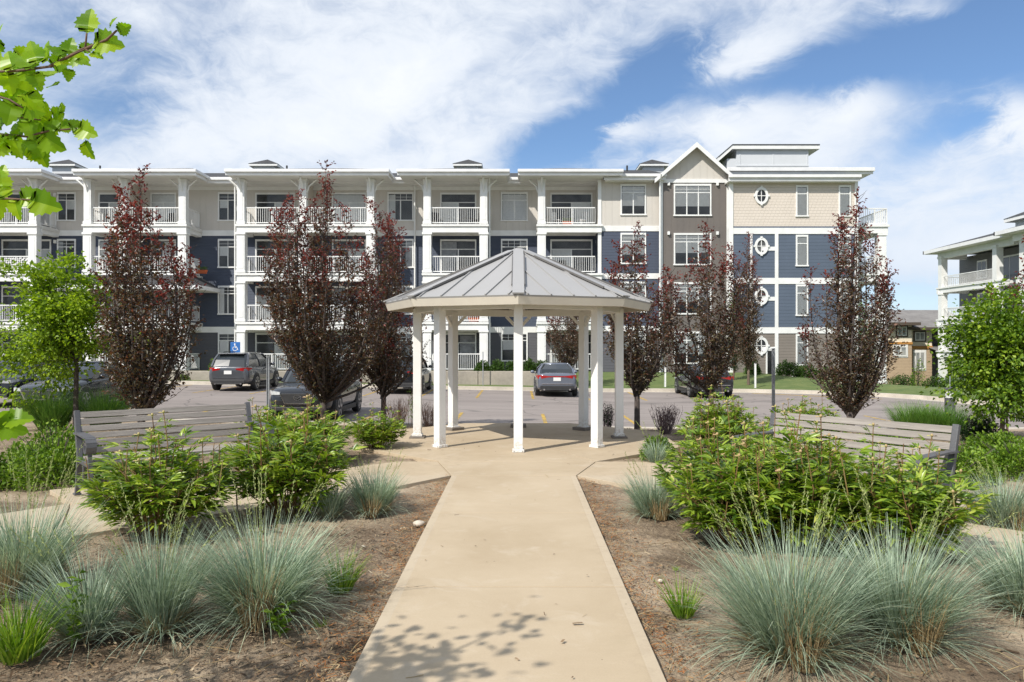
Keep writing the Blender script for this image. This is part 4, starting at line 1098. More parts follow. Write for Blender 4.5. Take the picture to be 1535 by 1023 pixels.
def round_tree(name, label, base, H, R_, cz, trunk_r, seed, mats, barkm, nbr=34, leaf=.07, clumps=130, dens=60, sq=.85, cs=(.09,.15), cat='tree', trunks=1, off=(0,0)):
    r = random.Random(seed); rg = np.random.default_rng(seed)
    t = thing(name, label, cat, base)
    m = MB()
    for k in range(trunks):
        o = Vector((k*.12, k*.05, 0)); m.tube([o+Vector((0,0,-.15)), o+Vector((0,0,.1)), o*.5+Vector((.02,0,cz*.55)), Vector((0,0,cz)), Vector((.05,.02,cz+R_*.6))], [trunk_r*1.4/(1+k), trunk_r/(1+k), trunk_r*.85/(1+k), trunk_r*.5, .01], 8)
    P = []; D = []
    for i in range(clumps):
        u = r.uniform(-1, 1); a = r.random()*6.283; q = math.sqrt(1-u*u); rr = R_*(r.random()**.45)
        lob = 1+.34*mnoise.noise(Vector((q*math.cos(a)*1.6+seed, q*math.sin(a)*1.6, u*1.6)))*2
        c = Vector((off[0]+q*math.cos(a)*rr*lob, off[1]+q*math.sin(a)*rr*lob, cz+u*rr*sq*lob))
        if i < nbr:
            st = Vector((0,0,cz-R_*sq*.75*(1-i/nbr*.9))); mid = st.lerp(c, .55)+Vector((0,0,.06))
            m.tube([st, mid, c], [trunk_r*.3, trunk_r*.16, .004], 5, cap=False)
        s = cs[0]+(cs[1]-cs[0])*r.random()
        n = int(dens*(.6+.8*r.random()))
        pc = rg.normal(size=(n,3))*s*np.array([1.15,1.15,.6])
        P.append(pc+np.array(c)); D.append(pc*3+rg.normal(size=(n,3))*.45+np.array([0,0,-.1])+np.array(c-Vector((0,0,cz)))*.5)
    obj('trunk', m, barkm, t, smooth=True, world=False, fixn=False)
    P = np.concatenate(P); D = np.concatenate(D); n = len(P)
    L = leaf*(.65+.7*rg.random(n)); V, Q = leaves_np(P, D, L, L*.72, rg)
    mi = (rg.random(n) < .12).astype(int) if len(mats) > 1 else np.zeros(n, int)
    npobj('crown', V, Q, mats, t, mi=np.repeat(mi, 2))
    return t
round_tree('green_tree', 'bright green leafy tree behind the left bench beside two green grasses', (X(113,14.7), 14.7, zt(-8.4,14.7)), 3, 1.05, 2.05, .05, 5, [LIME], BARKD, clumps=230, dens=62, leaf=.072, sq=1.25, off=(-.38,0))
round_tree('green_tree', 'bright green leafy tree at the right edge in front of the white balconies', (X(1502,12.3), 12.3, -.03), 3, .80, 1.50, .038, 6, [LIMED], BARKT, clumps=250, dens=60, leaf=.066, sq=1.25, trunks=2)

def bush(name, label, base, rx, ry, h, seed, mt, n=2600, leaf=.05, group=None, cat='shrub', flat=0, stems=True, stem_mat=None, wide=.6):
    r = random.Random(seed); rg = np.random.default_rng(seed)
    t = thing(name, label, cat, base, 0, group)
    d = norm(rg.normal(size=(n,3))); d[:,2] = np.abs(d[:,2])*1.0-.15
    rr = rg.random(n)**.33
    lump = np.array([mnoise.noise(Vector((p[0]*2.2+seed, p[1]*2.2, p[2]*2.2))) for p in d])*.35+.9
    P = d*(rr*lump)[:,None]*np.array([rx,ry,h*.9])+np.array([0,0,h*.12]); P[:,2] = np.maximum(P[:,2], .02)
    D = d+rg.normal(size=(n,3))*.6+np.array([0,0,.3])
    L = leaf*(.6+.7*rg.random(n)); V, Q = leaves_np(P, D, L, L*wide, rg)
    npobj('foliage', V, Q, mt, t)
    m = MB()
    for i in range(14):
        a = r.random()*6.28; q = r.random()*.8
        m.tube([(0,0,-.05),(math.cos(a)*rx*q*.5, math.sin(a)*ry*q*.5, h*.45),(math.cos(a)*rx*q, math.sin(a)*ry*q, h*.85)], [.012,.008,.003], 4, cap=False)
    obj('stems', m, stem_mat or BARKD, t, world=False, fixn=False)
    return t
for i, (x, y, rx, h, lab) in enumerate([(-5.45,9.0,.68,.66,'low bright green shrub at the left end of the left bench'), (-6.35,8.7,.6,.66,'low green shrub at the left edge, left of the bench'),
        (-6.1,10.2,.75,.66,'green shrub behind the low shrubs left of the bench'), (-5.2,10.9,.5,.5,'small green shrub behind the back of the left bench')]):
    bush('low_shrub', lab, (x, y, -.05), rx, rx*.8, h, 70+i, SHRUBG, 4200, .048, 'low green shrubs left of the left bench')
for i, (x, y, rx, h, lab) in enumerate([(5.25,9.3,.62,.5,'low bright green shrub just beyond the right end of the right bench'), (6.3,9.6,.7,.48,'spreading green shrub at the right edge behind the blue grass'),
        (5.1,10.7,.6,.5,'green shrub behind the right bench in front of the dark ball shrub'), (6.9,11.0,.6,.45,'low green shrub under the right green tree'), (1.98,10.95,.26,.42,'small bright green shrub in the gap between platform and right side path')]):
    bush('low_shrub', lab, (x, y, -.05), rx, rx*.8, h, 80+i, SHRUBG, 3600 if i < 4 else 1500, .048, 'low green shrubs right of the path')
bush('ball_shrub', 'dark green ball shaped shrub beside the bollard light and green grasses', (X(1470,13), 13.0, -.05), .31, .31, .52, 91, DARKG, 3500, .035)
for i, px in enumerate((723, 746, 770, 792, 812)):
    bush('hedge_shrub', f"{['leftmost','second from left','middle','fourth from left','rightmost'][i]} of five round green shrubs on top of the retaining wall", (X(px,40.2), 40.2, .02), .48, .45, .86+.06*(i % 2), 95+i, HEDGEG, 1500, .09, 'round shrubs above the retaining wall')
for i, (px, y, rx, h, lab) in enumerate([(1062,43.8,.7,.9,'green shrub at the foot of the brown gabled bay'), (1128,43.8,.5,.9,'green shrub left of the white side door'), (1180,43.4,.8,1.0,'round green shrub under the slim windows, right of the side door'),
        (1210,43.2,.75,.95,'green shrub right of the round shrub at the base of the taupe wall'), (1240,43.0,.7,.9,'shrub half hidden behind the right purple tree'), (1352,46,1.1,1.2,'bright green shrub on the lawn in front of the far townhouse'),
        (1402,44,1.1,1.1,'wide green shrub in front of the right building\'s column'), (1428,43,.9,1.0,'green shrub at the foot of the right balcony building')]):
    x = X(px, y); bush('hedge_shrub', lab, (x, y, zl(x, y)-.03), rx, .6, h, 110+i, HEDGEG, 1700, .1)
bush('sapling', 'thin pale sapling in front of the far townhouse window', (X(1377,45), 45, zl(23.4,45)), .5, .4, 2.2, 131, SHRUBG, 420, .1, cat='sapling')
for i, (px, y, h, lab) in enumerate([(275,38.2,.35,'small green weed clump below the left end of the retaining wall'), (640,38.2,.3,'small green weed at the foot of the retaining wall behind the gazebo'), (320,41.5,1.0,'spiky green plant behind the ground floor railing near the accessible sign')]):
    x = X(px, y); bush('wall_weed', lab, (x, y, za(x)+.14 if y < 39 else .02), .3, .2, h, 140+i, SHRUBG, 260, .09, cat='weed')

# ---- twiggy shrubs
def twiggy(label, base, h, w, seed, mt, n=60, leafn=0, lm=None):
    r = random.Random(seed); t = thing('twiggy_shrub', label, 'shrub', base); m = MB(); P = []; D = []
    for i in range(n):
        a = r.random()*6.28; q = r.random(); hh = h*(.6+.4*r.random())
        p0 = Vector((math.cos(a)*.05, math.sin(a)*.05, -.03)); p2 = Vector((math.cos(a)*w*q, math.sin(a)*w*q, hh))
        p1 = p0.lerp(p2, .5)+Vector((math.cos(a)*.03, math.sin(a)*.03, -.02))
        m.tube([p0, p1, p2], [.006,.004,.002], 4, cap=False)
        for k in range(3):
            s = p1.lerp(p2, r.random()); m.tube([s, s+Vector((r.gauss(0,.06), r.gauss(0,.06), .1))], [.003,.0015], 3, cap=False)
        for k in range(leafn):
            P.append(p0.lerp(p2, .3+.7*r.random())+Vector((r.gauss(0,.03), r.gauss(0,.03), 0))); D.append((r.gauss(0,1), r.gauss(0,1), .6))
    obj('stems', m, mt, t, world=False, fixn=False)
    if leafn:
        rg = np.random.default_rng(seed); P = np.array(P); L = .035*(.7+.6*rg.random(len(P))); V, Q = leaves_np(P, np.array(D), L, L*.6, rg); npobj('foliage', V, Q, lm, t)
    return t
TWR = mat('reddish twig', (.20,.11,.08), .8, (.30,.20,.14), 20); TWP = mat('purple grey twig', (.13,.08,.09), .8, (.20,.15,.14), 20)
twiggy('bare reddish twiggy shrub beside the narrow purple tree, left of the gazebo', (X(597,17.6), 17.6, zt(-2.7,17.6)), .72, .38, 1, TWR, 75)
twiggy('bare reddish twiggy shrub seen between two left gazebo posts', (X(643,18.6), 18.6, zt(-2.1,18.6)), .62, .32, 2, TWR, 60)
twiggy('dark leafy twig shrub between the two right gazebo posts', (X(910,16.2), 16.2, zt(1.9,16.2)), .55, .18, 3, TWP, 36, 14, DARKG)
twiggy('purple stemmed twiggy shrub right of the gazebo behind the peonies', (X(998,14.2), 14.2, -.05), .5, .32, 4, TWP, 80, 3, PURPLE)
twiggy('thin upright green sprout beside the left gazebo post', (X(616,17.2), 17.2, zt(-2.4,17.2)), .95, .06, 5, BARKT, 6, 26, SHRUBG)

# ---- grasses
def blades(n, rb, L0, L1, tilt, curve, w, rg, K=5, lean=(0,0), jit=.22):
    phi = rg.random(n)*2*np.pi; q = np.sqrt(rg.random(n)); rr = rb*q
    px, py = rr*np.cos(phi), rr*np.sin(phi)
    phi = phi+rg.normal(size=n)*.5
    L = L0+(L1-L0)*rg.random(n); th = tilt[0]+(tilt[1]-tilt[0])*(q*.55+.45*rg.random(n)); cv = curve[0]+(curve[1]-curve[0])*rg.random(n)**1.5
    hx, hy = np.cos(phi), np.sin(phi); tw = rg.normal(size=n)*.7+phi+np.pi/2
    sx, sy = np.cos(tw), np.sin(tw)
    P = np.stack([px, py, np.zeros(n)], 1); V = []
    for k in range(K+1):
        u = k/K; wd = w*(1-u)**.6*(.7+.6*rg.random(1)[0]*0+.3) if k < K else w*.12
        S_ = np.stack([sx, sy, np.zeros(n)], 1)*(wd/2)
        V += [P-S_, P+S_]
        a = th+cv*u**1.3
        d = np.stack([np.sin(a)*hx+lean[0]*u, np.sin(a)*hy+lean[1]*u, np.cos(a)], 1); d = norm(d)
        P = P+d*(L/K)[:,None]
    V = np.stack(V, 1)      # n, 2(K+1), 3
    V[:,:,2] = np.maximum(V[:,:,2], .004)
    o = (np.arange(n)*2*(K+1))[:,None]
    Q = np.concatenate([np.stack([o[:,0]+2*k, o[:,0]+2*k+1, o[:,0]+2*k+3, o[:,0]+2*k+2], 1) for k in range(K)])
    return V.reshape(-1,3), Q, P
def blue_grass(label, x, y, h, rb, n, seed, lean=(0,0), stalks=30, tall=1.35, spread=1.0):
    rg = np.random.default_rng(seed); t = thing('blue_oat_grass', label, 'ornamental grass', (x, y, -.035), 0, 'blue grey grass clumps in the front beds')
    n = int(n*.6); V, Q, _ = blades(n, rb, h*.55, h*1.10, (.02,.72*spread), (.12,1.25*spread), .0066, rg, 5, lean); npobj('leaf_blades', V, Q, BLUEG, t)
    V, Q, _ = blades(int(n*.22), rb*1.1, h*.45, h*.95, (.5,1.3), (.7,1.9), .006, rg, 5, lean); npobj('drooping_blades', V, Q, BLUEG, t)
    V, Q, _ = blades(int(n*.38), rb*1.15, h*.12, h*.6, (.1,1.2), (.1,1.2), .005, rg, 4); npobj('dry_blades', V, Q, STRAW, t)
    if rb >= .12:
        V, Q, _ = blades(int(n*.14), rb*.5, h*.2, h*.62, (.0,.4), (.0,.5), .007, rg, 4); V = V+np.array([rb*.15, -rb*1.5, 0]); npobj('straw_core', V, Q, STRAW, t)
    if stalks:
        V, Q, tips = blades(stalks, rb*.8, h*1.1, h*tall*1.05, (.03,.34), (.1,.75), .0028, rg, 6, lean); 
        k = V.reshape(stalks, -1, 3); sp = []; sd = []
        for i in range(stalks):
            for j in range(26):
                u = .74+.26*j/26; s = u*6; a = int(min(5, s)); f = s-a; p = k[i,2*a]*(1-f)+k[i,min(2*a+2,12)]*f
                sp.append(p+rg.normal(size=3)*.003); sd.append(k[i,12]-k[i,10]+rg.normal(size=3)*.03)
        V2, Q2 = leaves_np(np.array(sp), np.array(sd), np.full(len(sp), .020), np.full(len(sp), .005), rg)
        npobj('seed_stalks', V, Q, SEED, t); npobj('seed_heads', V2, Q2, SEED, t)
    return t
BG = [
 ('blue grey grass clump leaning left with a green weed stalk through it, lower left', -2.42, 4.30, .52, .09, 1100, (-.35,.0), 6, 1.5, 1.1),
 ('upright blue grey grass clump with tan base just left of the biggest left clump', -2.05, 4.42, .58, .10, 1500, (.10,.0), 18, 1.45, .75),
 ('biggest blue grey grass clump left of the path, drooping all round', -1.53, 4.62, .66, .13, 2900, (.04,-.05), 26, 1.4, 1.25),
 ('blue grey grass clump at the left edge with tall seed stalks', -3.32, 5.15, .62, .17, 2400, (.0,.0), 34, 1.7, 1.0),
 ('blue grey grass clump beside the path near the left side path junction', -1.40, 7.45, .46, .12, 1500, (.05,0), 16, 1.4, .8),
 ('smaller darker blue grass tuft touching the clump near the left junction', -1.78, 7.28, .36, .08, 800, (-.05,0), 4, 1.3, .8),
 ('round blue grey grass clump with tan base right of the path near the junction', 1.30, 7.35, .46, .12, 1600, (0,0), 10, 1.4, 1.0),
 ('largest blue grey grass clump at the lower right with straw coloured base', 1.42, 4.05, .70, .12, 2900, (-.06,0), 26, 1.45, 1.05),
 ('big blue grey grass clump leaning right, right of the largest one', 2.12, 4.25, .65, .12, 2500, (.20,-.05), 18, 1.5, 1.05),
 ('blue grey grass clump cut by the right edge in the foreground', 3.14, 4.75, .55, .14, 2000, (-.05,0), 14, 1.6, 1.1),
 ('blue grey grass clump with straw base beyond the right side path', 4.38, 6.95, .50, .16, 2200, (0,0), 18, 1.2, 1.1),
 ('small blue green grass tuft in the gap beside the gazebo platform', 1.88, 10.55, .36, .07, 500, (-.1,0), 6, 1.9, .8)]
for i, (lab, x, y, h, rb, n, lean, st, tall, sp) in enumerate(BG): blue_grass(lab, x, y, h, rb, n, 200+i, lean, st, tall, sp)
def tuft(name, label, x, y, h, rb, n, seed, mt, w=.006, cat='ornamental grass', z=None, tilt=(.02,.6), curve=(.2,1.3), group=None, lean=(0,0)):
    rg = np.random.default_rng(seed); t = thing(name, label, cat, (x, y, -.035 if z is None else z), 0, group)
    V, Q, _ = blades(n, rb, h*.6, h*1.25, tilt, curve, w, rg, 5, lean); npobj('leaf_blades', V, Q, mt, t)
    V, Q, _ = blades(max(6, n//12), rb, h*.2, h*.6, (.4,1.3), (.2,1), w*.7, rg, 4); npobj('dry_blades', V, Q, STRAW, t)
    return t
tuft('day_lily', 'bright green day lily clump at the lower left corner', -2.60, 4.0, .32, .10, 220, 1, LILYG, .011, 'day lily')
tuft('day_lily', 'bright green day lily tuft left of the path beside the biggest grass clump', -1.17, 5.08, .27, .07, 150, 2, LILYG, .009, 'day lily')
tuft('day_lily', 'yellow green day lily tuft on bare soil right of the path', .985, 4.62, .23, .06, 120, 3, LILYG, .009, 'day lily')
tuft('day_lily', 'tiny green sprout low under the biggest left grass clump', -1.14, 4.45, .07, .03, 26, 4, LILYG, .007, 'sprout')
tuft('day_lily', 'tiny green sprout on the soil above the right yellow green tuft', 1.13, 5.55, .04, .015, 14, 5, LILYG, .006, 'sprout')
for i, (px, y, h, rb, lab) in enumerate([(78,14.9,.80,.22,'fountain of green grass left of the trunk of the left green tree'), (158,15.2,.82,.22,'fountain of green grass right of the trunk of the left green tree'),
        (1366,14.6,.55,.22,'left tuft of the green grass row in front of the bollard light'), (1396,14.4,.56,.22,'middle tuft of the green grass row in front of the bollard light'), (1426,14.2,.50,.20,'right tuft of the green grass row beside the dark ball shrub')]):
    x = X(px, y); tuft('green_grass_clump', lab, x, y, h, rb, 1500 if i < 2 else 1000, 300+i, GREENG, .008, z=zg(x,y)-.02, tilt=(.02,.62), curve=(.2,1.2), group='green grasses at the back')
# low weeds
def weed(label, x, y, h, seed):
    r = random.Random(seed); rg = np.random.default_rng(seed); t = thing('broadleaf_weed', label, 'weed', (x, y, -.035)); m = MB(); P = []; D = []
    for i in range(3):
        a = r.random()*6.28; q = Vector((math.cos(a)*.05, math.sin(a)*.05, h*(.6+.4*r.random()))); m.tube([(0,0,0), q*.5, q], [.004,.003,.002], 5, cap=False)
        for k in range(14):
            P.append(q*(.15+.85*k/14)); b = k*2.4; D.append((math.cos(b), math.sin(b), .35))
    obj('stems', m, mat('weed stem', (.14,.22,.05), .6), t, world=False, fixn=False)
    P = np.array(P); L = min(.065, h*.42)*(.7+.5*rg.random(len(P))); V, Q = leaves_np(P, np.array(D), L, L*.42, rg); npobj('foliage', V, Q, SHRUBG, t)
weed('leafy green weed in front of the biggest left grass clump', -1.33, 4.30, .20, 1)
weed('tall green weed stalk standing inside the leaning left grass clump', -2.40, 4.14, .44, 2)
weed('small weed with a pale leaf on the soil at the lower left', -1.66, 3.55, .05, 3)

# ---- peonies
def leaflet(V, Q, p, d, n, L, w, droop, fold=.22):
    s = d.cross(n).normalized(); n = s.cross(d).normalized(); o = len(V)
    st = ((0,.12),(.28,.85),(.58,1.0),(.84,.5),(1,.03))
    for u, k in st:
        c = p+d*(L*u)-n*(L*droop*u*u); e = s*(w/2*k); f = n*(w*fold*k)
        V += [(c-e+f)[:], c[:], (c+e+f)[:]]
    for i in range(4):
        a = o+3*i; Q += [(a,a+1,a+4,a+3), (a+1,a+2,a+5,a+4)]
def peony_mesh(seed, rad, h, nst):
    r = random.Random(seed); V = []; Q = []; m = MB(); tops = []
    for i in range(nst):
        a = i*2.39996+r.random()*.5; q = math.sqrt((i+.5)/nst); rr = rad*q*(.9+.2*r.random()); hh = h*(1-.45*q**2.0)*(.72+.42*r.random())
        b = Vector((math.cos(a)*.10*q, math.sin(a)*.10*q, -.03)); e = Vector((math.cos(a)*rr, math.sin(a)*rr, hh))
        pts = [b, b.lerp(e, .35)+Vector((0,0,hh*.08)), b.lerp(e, .7)+Vector((0,0,hh*.06)), e]
        tall = r.random() < .42
        if tall: pts.append(e+Vector((r.gauss(0,.03), r.gauss(0,.03), .14+.20*r.random()))); tops.append((pts[-1], (pts[-1]-pts[-2]).normalized()))
        m.tube(pts, [.006,.0055,.005,.004]+([.0035] if tall else []), 5, cap=False)
        nl = 9
        for k in range(nl+(2 if tall else 0)):
            u = .26+.74*(k+r.random()*.5)/nl
            if u > 1: p = pts[3].lerp(pts[-1], min(1, (u-1)*4+.3)); sc = .5
            else:
                s_ = u*3; j = min(2, int(s_)); p = pts[j].lerp(pts[j+1], s_-j); sc = 1-.35*max(0, u-.6)
            az = k*2.4+i+r.random()*.6
            if r.random() < .45: az = a+r.gauss(0,.9)
            el = .15+.5*u+r.gauss(0,.15)
            d = Vector((math.cos(az)*math.cos(el), math.sin(az)*math.cos(el), math.sin(el)))
            pl = (.07+.05*r.random())*sc; c = p+d*pl; m.tube([p, c], [.0025,.002], 3, cap=False)
            sd = d.cross(Vector((0,0,1))).normalized(); up = sd.cross(d)
            for gi, ga in enumerate((-1.0, 0, 1.0)):      # three groups of leaflets
                gd = (d*math.cos(ga*.75)+sd*math.sin(ga*.75)).normalized(); gc = c+gd*(.03 if ga else .045)*sc
                for li in (-1, 0, 1):
                    if li and r.random() < .12: continue
                    ld = (gd*math.cos(li*.5)+sd*math.sin(li*.5)*(1)+up*r.gauss(0,.15)).normalized()
                    leaflet(V, Q, gc, ld, up+Vector((r.gauss(0,.35), r.gauss(0,.35), 0)), (.122 if li == 0 else .098)*sc*(.8+.4*r.random()), .0245*sc*(.8+.4*r.random()), .12+.35*r.random())
    return V, Q, m, tops
PV = [peony_mesh(s, .52, .72, 44) for s in (1, 2)]
def peony_proto(k):
    V, Q, m, tops = PV[k]; t = thing('peony_bush', 'x', 'peony bush', (0,0,-50))
    npobj('foliage', V, Q, PEONYG, t, smooth=False); obj('stems', m, REDST, t, world=False, fixn=False)
    bm_ = None
    for p, d in tops[:14]:
        if bm_ is None:
            mb = MB(); mb.ellipsoid((0,0,0), (.011,.011,.014), 8, 5); mb.tube([(0,0,-.03),(0,0,0)], .004, 5)
            for a in range(4): mb.add([(0,0,-.008),(.028*math.cos(a*1.57),.028*math.sin(a*1.57),.002),(.04*math.cos(a*1.57+.3),.04*math.sin(a*1.57+.3),-.006)], [(0,1,2)])
            o = obj('seed_pod', mb, BUD, t, smooth=True, world=False); bm_ = o.data
        else: o = bpy.data.objects.new('seed_pod', bm_); COL.objects.link(o); o.parent = t
        o.location = p
    return t
P0, P1 = peony_proto(0), peony_proto(1)
PE = [(-3.08,6.62,1.12,1.04,0,'peony bush in front of the left bench, nearest the left blue grass clumps'), (-2.2,7.42,1.15,1.14,1,'peony bush between the left bench and the main path'),
 (-2.85,10.6,1.0,.92,0,'peony bush behind the right end of the left bench'), (-2.2,11.9,.8,.72,1,'yellowing peony bush left of the gazebo platform, under the tallest purple tree'),
 (-3.7,11.3,.9,.85,1,'peony bush behind the left bench in front of the parked crossover'),
 (1.95,7.3,1.06,1.08,0,'peony bush of the right mass nearest the main path'), (1.78,6.3,1.02,1.0,1,'lower front left peony bush of the right mass'),
 (2.34,6.3,1.18,1.08,0,'front middle peony bush of the right mass behind the largest blue grass'), (2.95,5.95,1.02,1.0,1,'front right peony bush at the side path edge'),
 (2.50,7.0,1.0,1.08,1,'rear peony bush in front of the left end of the right bench'),
 (3.2,12.2,1.0,1.0,0,'peony bush behind the right side path, right of the gazebo'), (4.35,11.6,1.0,.95,1,'peony bush behind the right bench under the right purple tree'), (3.7,10.7,.8,.8,0,'peony bush close behind the left end of the right bench'), (3.2,6.5,.66,.8,1,'peony bush at the right front corner of the right bench')]
for i, (x, y, s, hs, k, lab) in enumerate(PE):
    src = (P0, P1)[k]
    if src['label'] == 'x': t = src; t.location = (x, y, -.04); t.rotation_euler = (0,0,i*1.3); t.scale = (s, s, hs); tag(t, lab, 'peony bush', 'peony bushes in the beds')
    else: dup(src, (x, y, -.04), i*1.3, lab, 'peony bushes in the beds', (s, s, hs))

# ================================================================== CARS
TYRE = mat('tyre rubber', (.018,.018,.018), .85, (.03,.03,.03), 10); RIM = mat('alloy rim', (.42,.43,.44), .3, (.3,.3,.31), 10, metal=.7)
CGLASS = mat('tinted car glass', (.012,.016,.018), .14, spec=.8, coat=.5); PLASTIC = mat('black bumper plastic', (.02,.02,.021), .6, (.03,.03,.03), 10)
REDL = mat('red tail lamp', (.42,.012,.012), .15, (.25,.01,.01), 12, coat=.6); CLEARL = mat('clear lamp lens', (.6,.62,.62), .12, (.4,.42,.42), 12, coat=.6)
PLATE = mat('white number plate', (.7,.7,.68), .5); CHROME = mat('chrome', (.7,.7,.72), .15, metal=1)
def car(name, label, cat, loc, rz, paint, kind, group='cars parked in the car park', extra=None):
    """local frame: front points to +y, rear face at y=-L/2"""
    t = thing(name, label, cat, loc, rz, group)
    if kind == 'suv':
        st = [(-2.28,.70,.50,.98),(-2.24,.83,.38,1.04),(-2.05,.90,.30,1.09),(-1.35,.92,.27,1.08),(0,.92,.26,1.05),(.75,.915,.26,1.03),(1.25,.91,.27,1.01),(1.85,.88,.29,.95),(2.15,.80,.34,.86),(2.28,.60,.42,.70)]
        belt = (-2.16, 1.02); roofy = (-1.75, .28); zb, zr, wr = 1.06, 1.64, .62; wx = (-1.33, 1.38); wr_ = .355; Hl = (.96, 1.02)
    else:
        st = [(-2.28,.66,.50,.92),(-2.24,.80,.36,1.01),(-2.02,.87,.27,1.03),(-1.35,.90,.22,1.00),(0,.90,.20,.94),(.75,.895,.20,.92),(1.25,.89,.22,.89),(1.85,.85,.25,.80),(2.15,.76,.30,.70),(2.28,.56,.38,.58)]
        belt = (-1.72, 1.05); roofy = (-.95, .22); zb, zr, wr = .93, 1.43, .55; wx = (-1.33, 1.36); wr_ = .325; Hl = (.86, .80)
    rings = []
    for y, hw, z0, z1 in st:
        h = z1-z0
        half = [(0,z0),(hw*.82,z0),(hw*.96,z0+.07*h),(hw,z0+.30*h),(hw*.995,z0+.62*h),(hw*.95,z0+.86*h),(hw*.85,z1),(hw*.5,z1+.022),(0,z1+.03)]
        ring = [(x,y,z) for x, z in half]+[(-x,y,z) for x, z in half[-2:0:-1]]
        rings.append(ring)
    m = MB(); m.loft(rings); obj('body', m, paint, t, smooth=True, world=False, sub=2)
    # glass house
    def ring(y0, y1, w0, w1, z, n=4):
        c = .10; P_ = [(-w0,y0+c),(-w0+c,y0),(0,y0-.03),(w0-c,y0),(w0,y0+c),((w0+w1)/2+.01,(y0+y1)/2),(w1,y1-c),(w1-c*1.4,y1),(0,y1+.06),(-w1+c*1.4,y1),(-w1,y1-c),(-(w0+w1)/2-.01,(y0+y1)/2)]
        return [(x,y,z) for x, y in P_]
    B = ring(belt[0], belt[1], .76, .80, zb); M1 = ring(belt[0]*.6+roofy[0]*.4+.0, belt[1]*.55+roofy[1]*.45, .71, .74, zb+(zr-zb)*.5); T_ = ring(roofy[0], roofy[1], wr, wr, zr-.05)
    m = MB(); m.loft([[(p[0],p[1],zb-.14) for p in B], B, M1, T_]); gh = obj('glasshouse', m, CGLASS, t, smooth=False, world=False)
    T2 = [(p[0]*1.03, p[1]*1.01+.0, zr-.055) for p in T_]; T3 = [(p[0]*.93, p[1]*.93, zr-.005) for p in T_]; T4 = [(p[0]*.5, p[1]*.5-.3, zr+.015) for p in T_]
    m = MB(); m.loft([T2, T3, T4]); obj('roof', m, paint, t, smooth=True, world=False)
    for i in (0, 4, 6, 10):
        m = MB()
        for A, Bq in ((B, M1), (M1, T_)):
            a, b = Vector(A[i]), Vector(Bq[i]); o = Vector((a.x, a.y*.25, 0)).normalized()*.012
            m.beam(a+o, b+o, .09, .05 if i in (0,4) else .04)
        obj('pillar', m, paint, t, smooth=False, world=False)
    for s in (5, 11):
        m = MB()
        a, b = Vector(B[s]), Vector(T_[s]); mm = Vector(M1[s]); m.beam(a, mm, .06, .03); m.beam(mm, b, .06, .03); obj('pillar', m, paint, t, smooth=False, world=False)
    if kind == 'suv':
        for s in (-1, 1): m = MB(); m.beam((s*.735,belt[0]+.45,zb+.02),(s*.64,roofy[0]+.35,zr-.05),.30,.03, up=Vector((s,0,.1))); obj('pillar', m, paint, t, smooth=False, world=False)
    if kind == 'suv':
        m = MB(); m.box(-.56,.56,roofy[0]-.16,roofy[0]+.05,zr-.05,zr-.015); obj('rear_spoiler', m, paint, t, world=False, bevel=.01)
        for s in (-1,1): m = MB(); m.tube([(s*.56,-1.3,zr-.01),(s*.58,-1.2,zr+.045),(s*.58,.0,zr+.045),(s*.56,.1,zr-.01)],.015,6); obj('roof_rail', m, PLASTIC, t, world=False)
    for s in (-1, 1):
        for y in wx:
            hw = .915 if kind == 'suv' else .895
            m = MB(); n = 24
            m.loft([[(s*(hw-.25), y+(wr_+.07)*math.cos(2*math.pi*i/n), wr_+(wr_+.07)*math.sin(2*math.pi*i/n)) for i in range(n)],
                    [(s*(hw+.012), y+(wr_+.07)*math.cos(2*math.pi*i/n), wr_+(wr_+.07)*math.sin(2*math.pi*i/n)) for i in range(n)]]); 
            m.v = [(p[0],p[1],max(p[2],.27)) for p in m.v]
            obj('wheel_arch', m, PLASTIC, t, world=False)
            m = MB(); prof = [(-.20,wr_*.7),(-.20,wr_*.94),(-.16,wr_),(-.04,wr_),(.0,wr_*.95),(.005,wr_*.70)]
            m.loft([[(s*(hw+.02+px_), y+r_*math.cos(2*math.pi*i/n), wr_+r_*math.sin(2*math.pi*i/n)) for i in range(n)] for px_, r_ in prof])
            wh = obj('wheel', m, TYRE, t, smooth=False, world=False)
            m = MB()
            m.loft([[(s*(hw+.026), y+r_*math.cos(2*math.pi*i/n), wr_+r_*math.sin(2*math.pi*i/n)) for i in range(n)] for r_ in (wr_*.70, wr_*.62)], cap=False)
            for k in range(5):
                a = 2*math.pi*k/5+.3; m.beam((s*(hw+.028),y,wr_),(s*(hw+.028),y+wr_*.65*math.cos(a),wr_+wr_*.65*math.sin(a)),.02,.06, up=Vector((0,-math.sin(a),math.cos(a))))
            m.tube([(s*(hw+.01),y,wr_),(s*(hw+.038),y,wr_)],.06,10); obj('rim', m, RIM, wh, world=False, fixn=False)
        # mirrors, handles
        m = MB(); m.ellipsoid((s*1.0,.62,zb+.06),(.10,.07,.075),8,6); m.beam((s*.86,.60,zb),(s*.97,.62,zb+.03),.05,.04); obj('mirror', m, paint, t, smooth=True, world=False)
        for y in (-.35, .55): m = MB(); m.beam((s*.915,y-.1,zb-.14),(s*.915,y+.1,zb-.14),.03,.03); obj('door_handle', m, paint, t, world=False)
        # side sill
        m = MB(); m.box(min(s*.88,s*.925),max(s*.88,s*.925),wx[0]+wr_+.1,wx[1]-wr_-.1,.20,.34); obj('side_sill', m, PLASTIC, t, world=False, bevel=.01)
    # rear details
    y = -2.27; w = .84 if kind == 'suv' else .82; zl_ = .93 if kind == 'suv' else .86
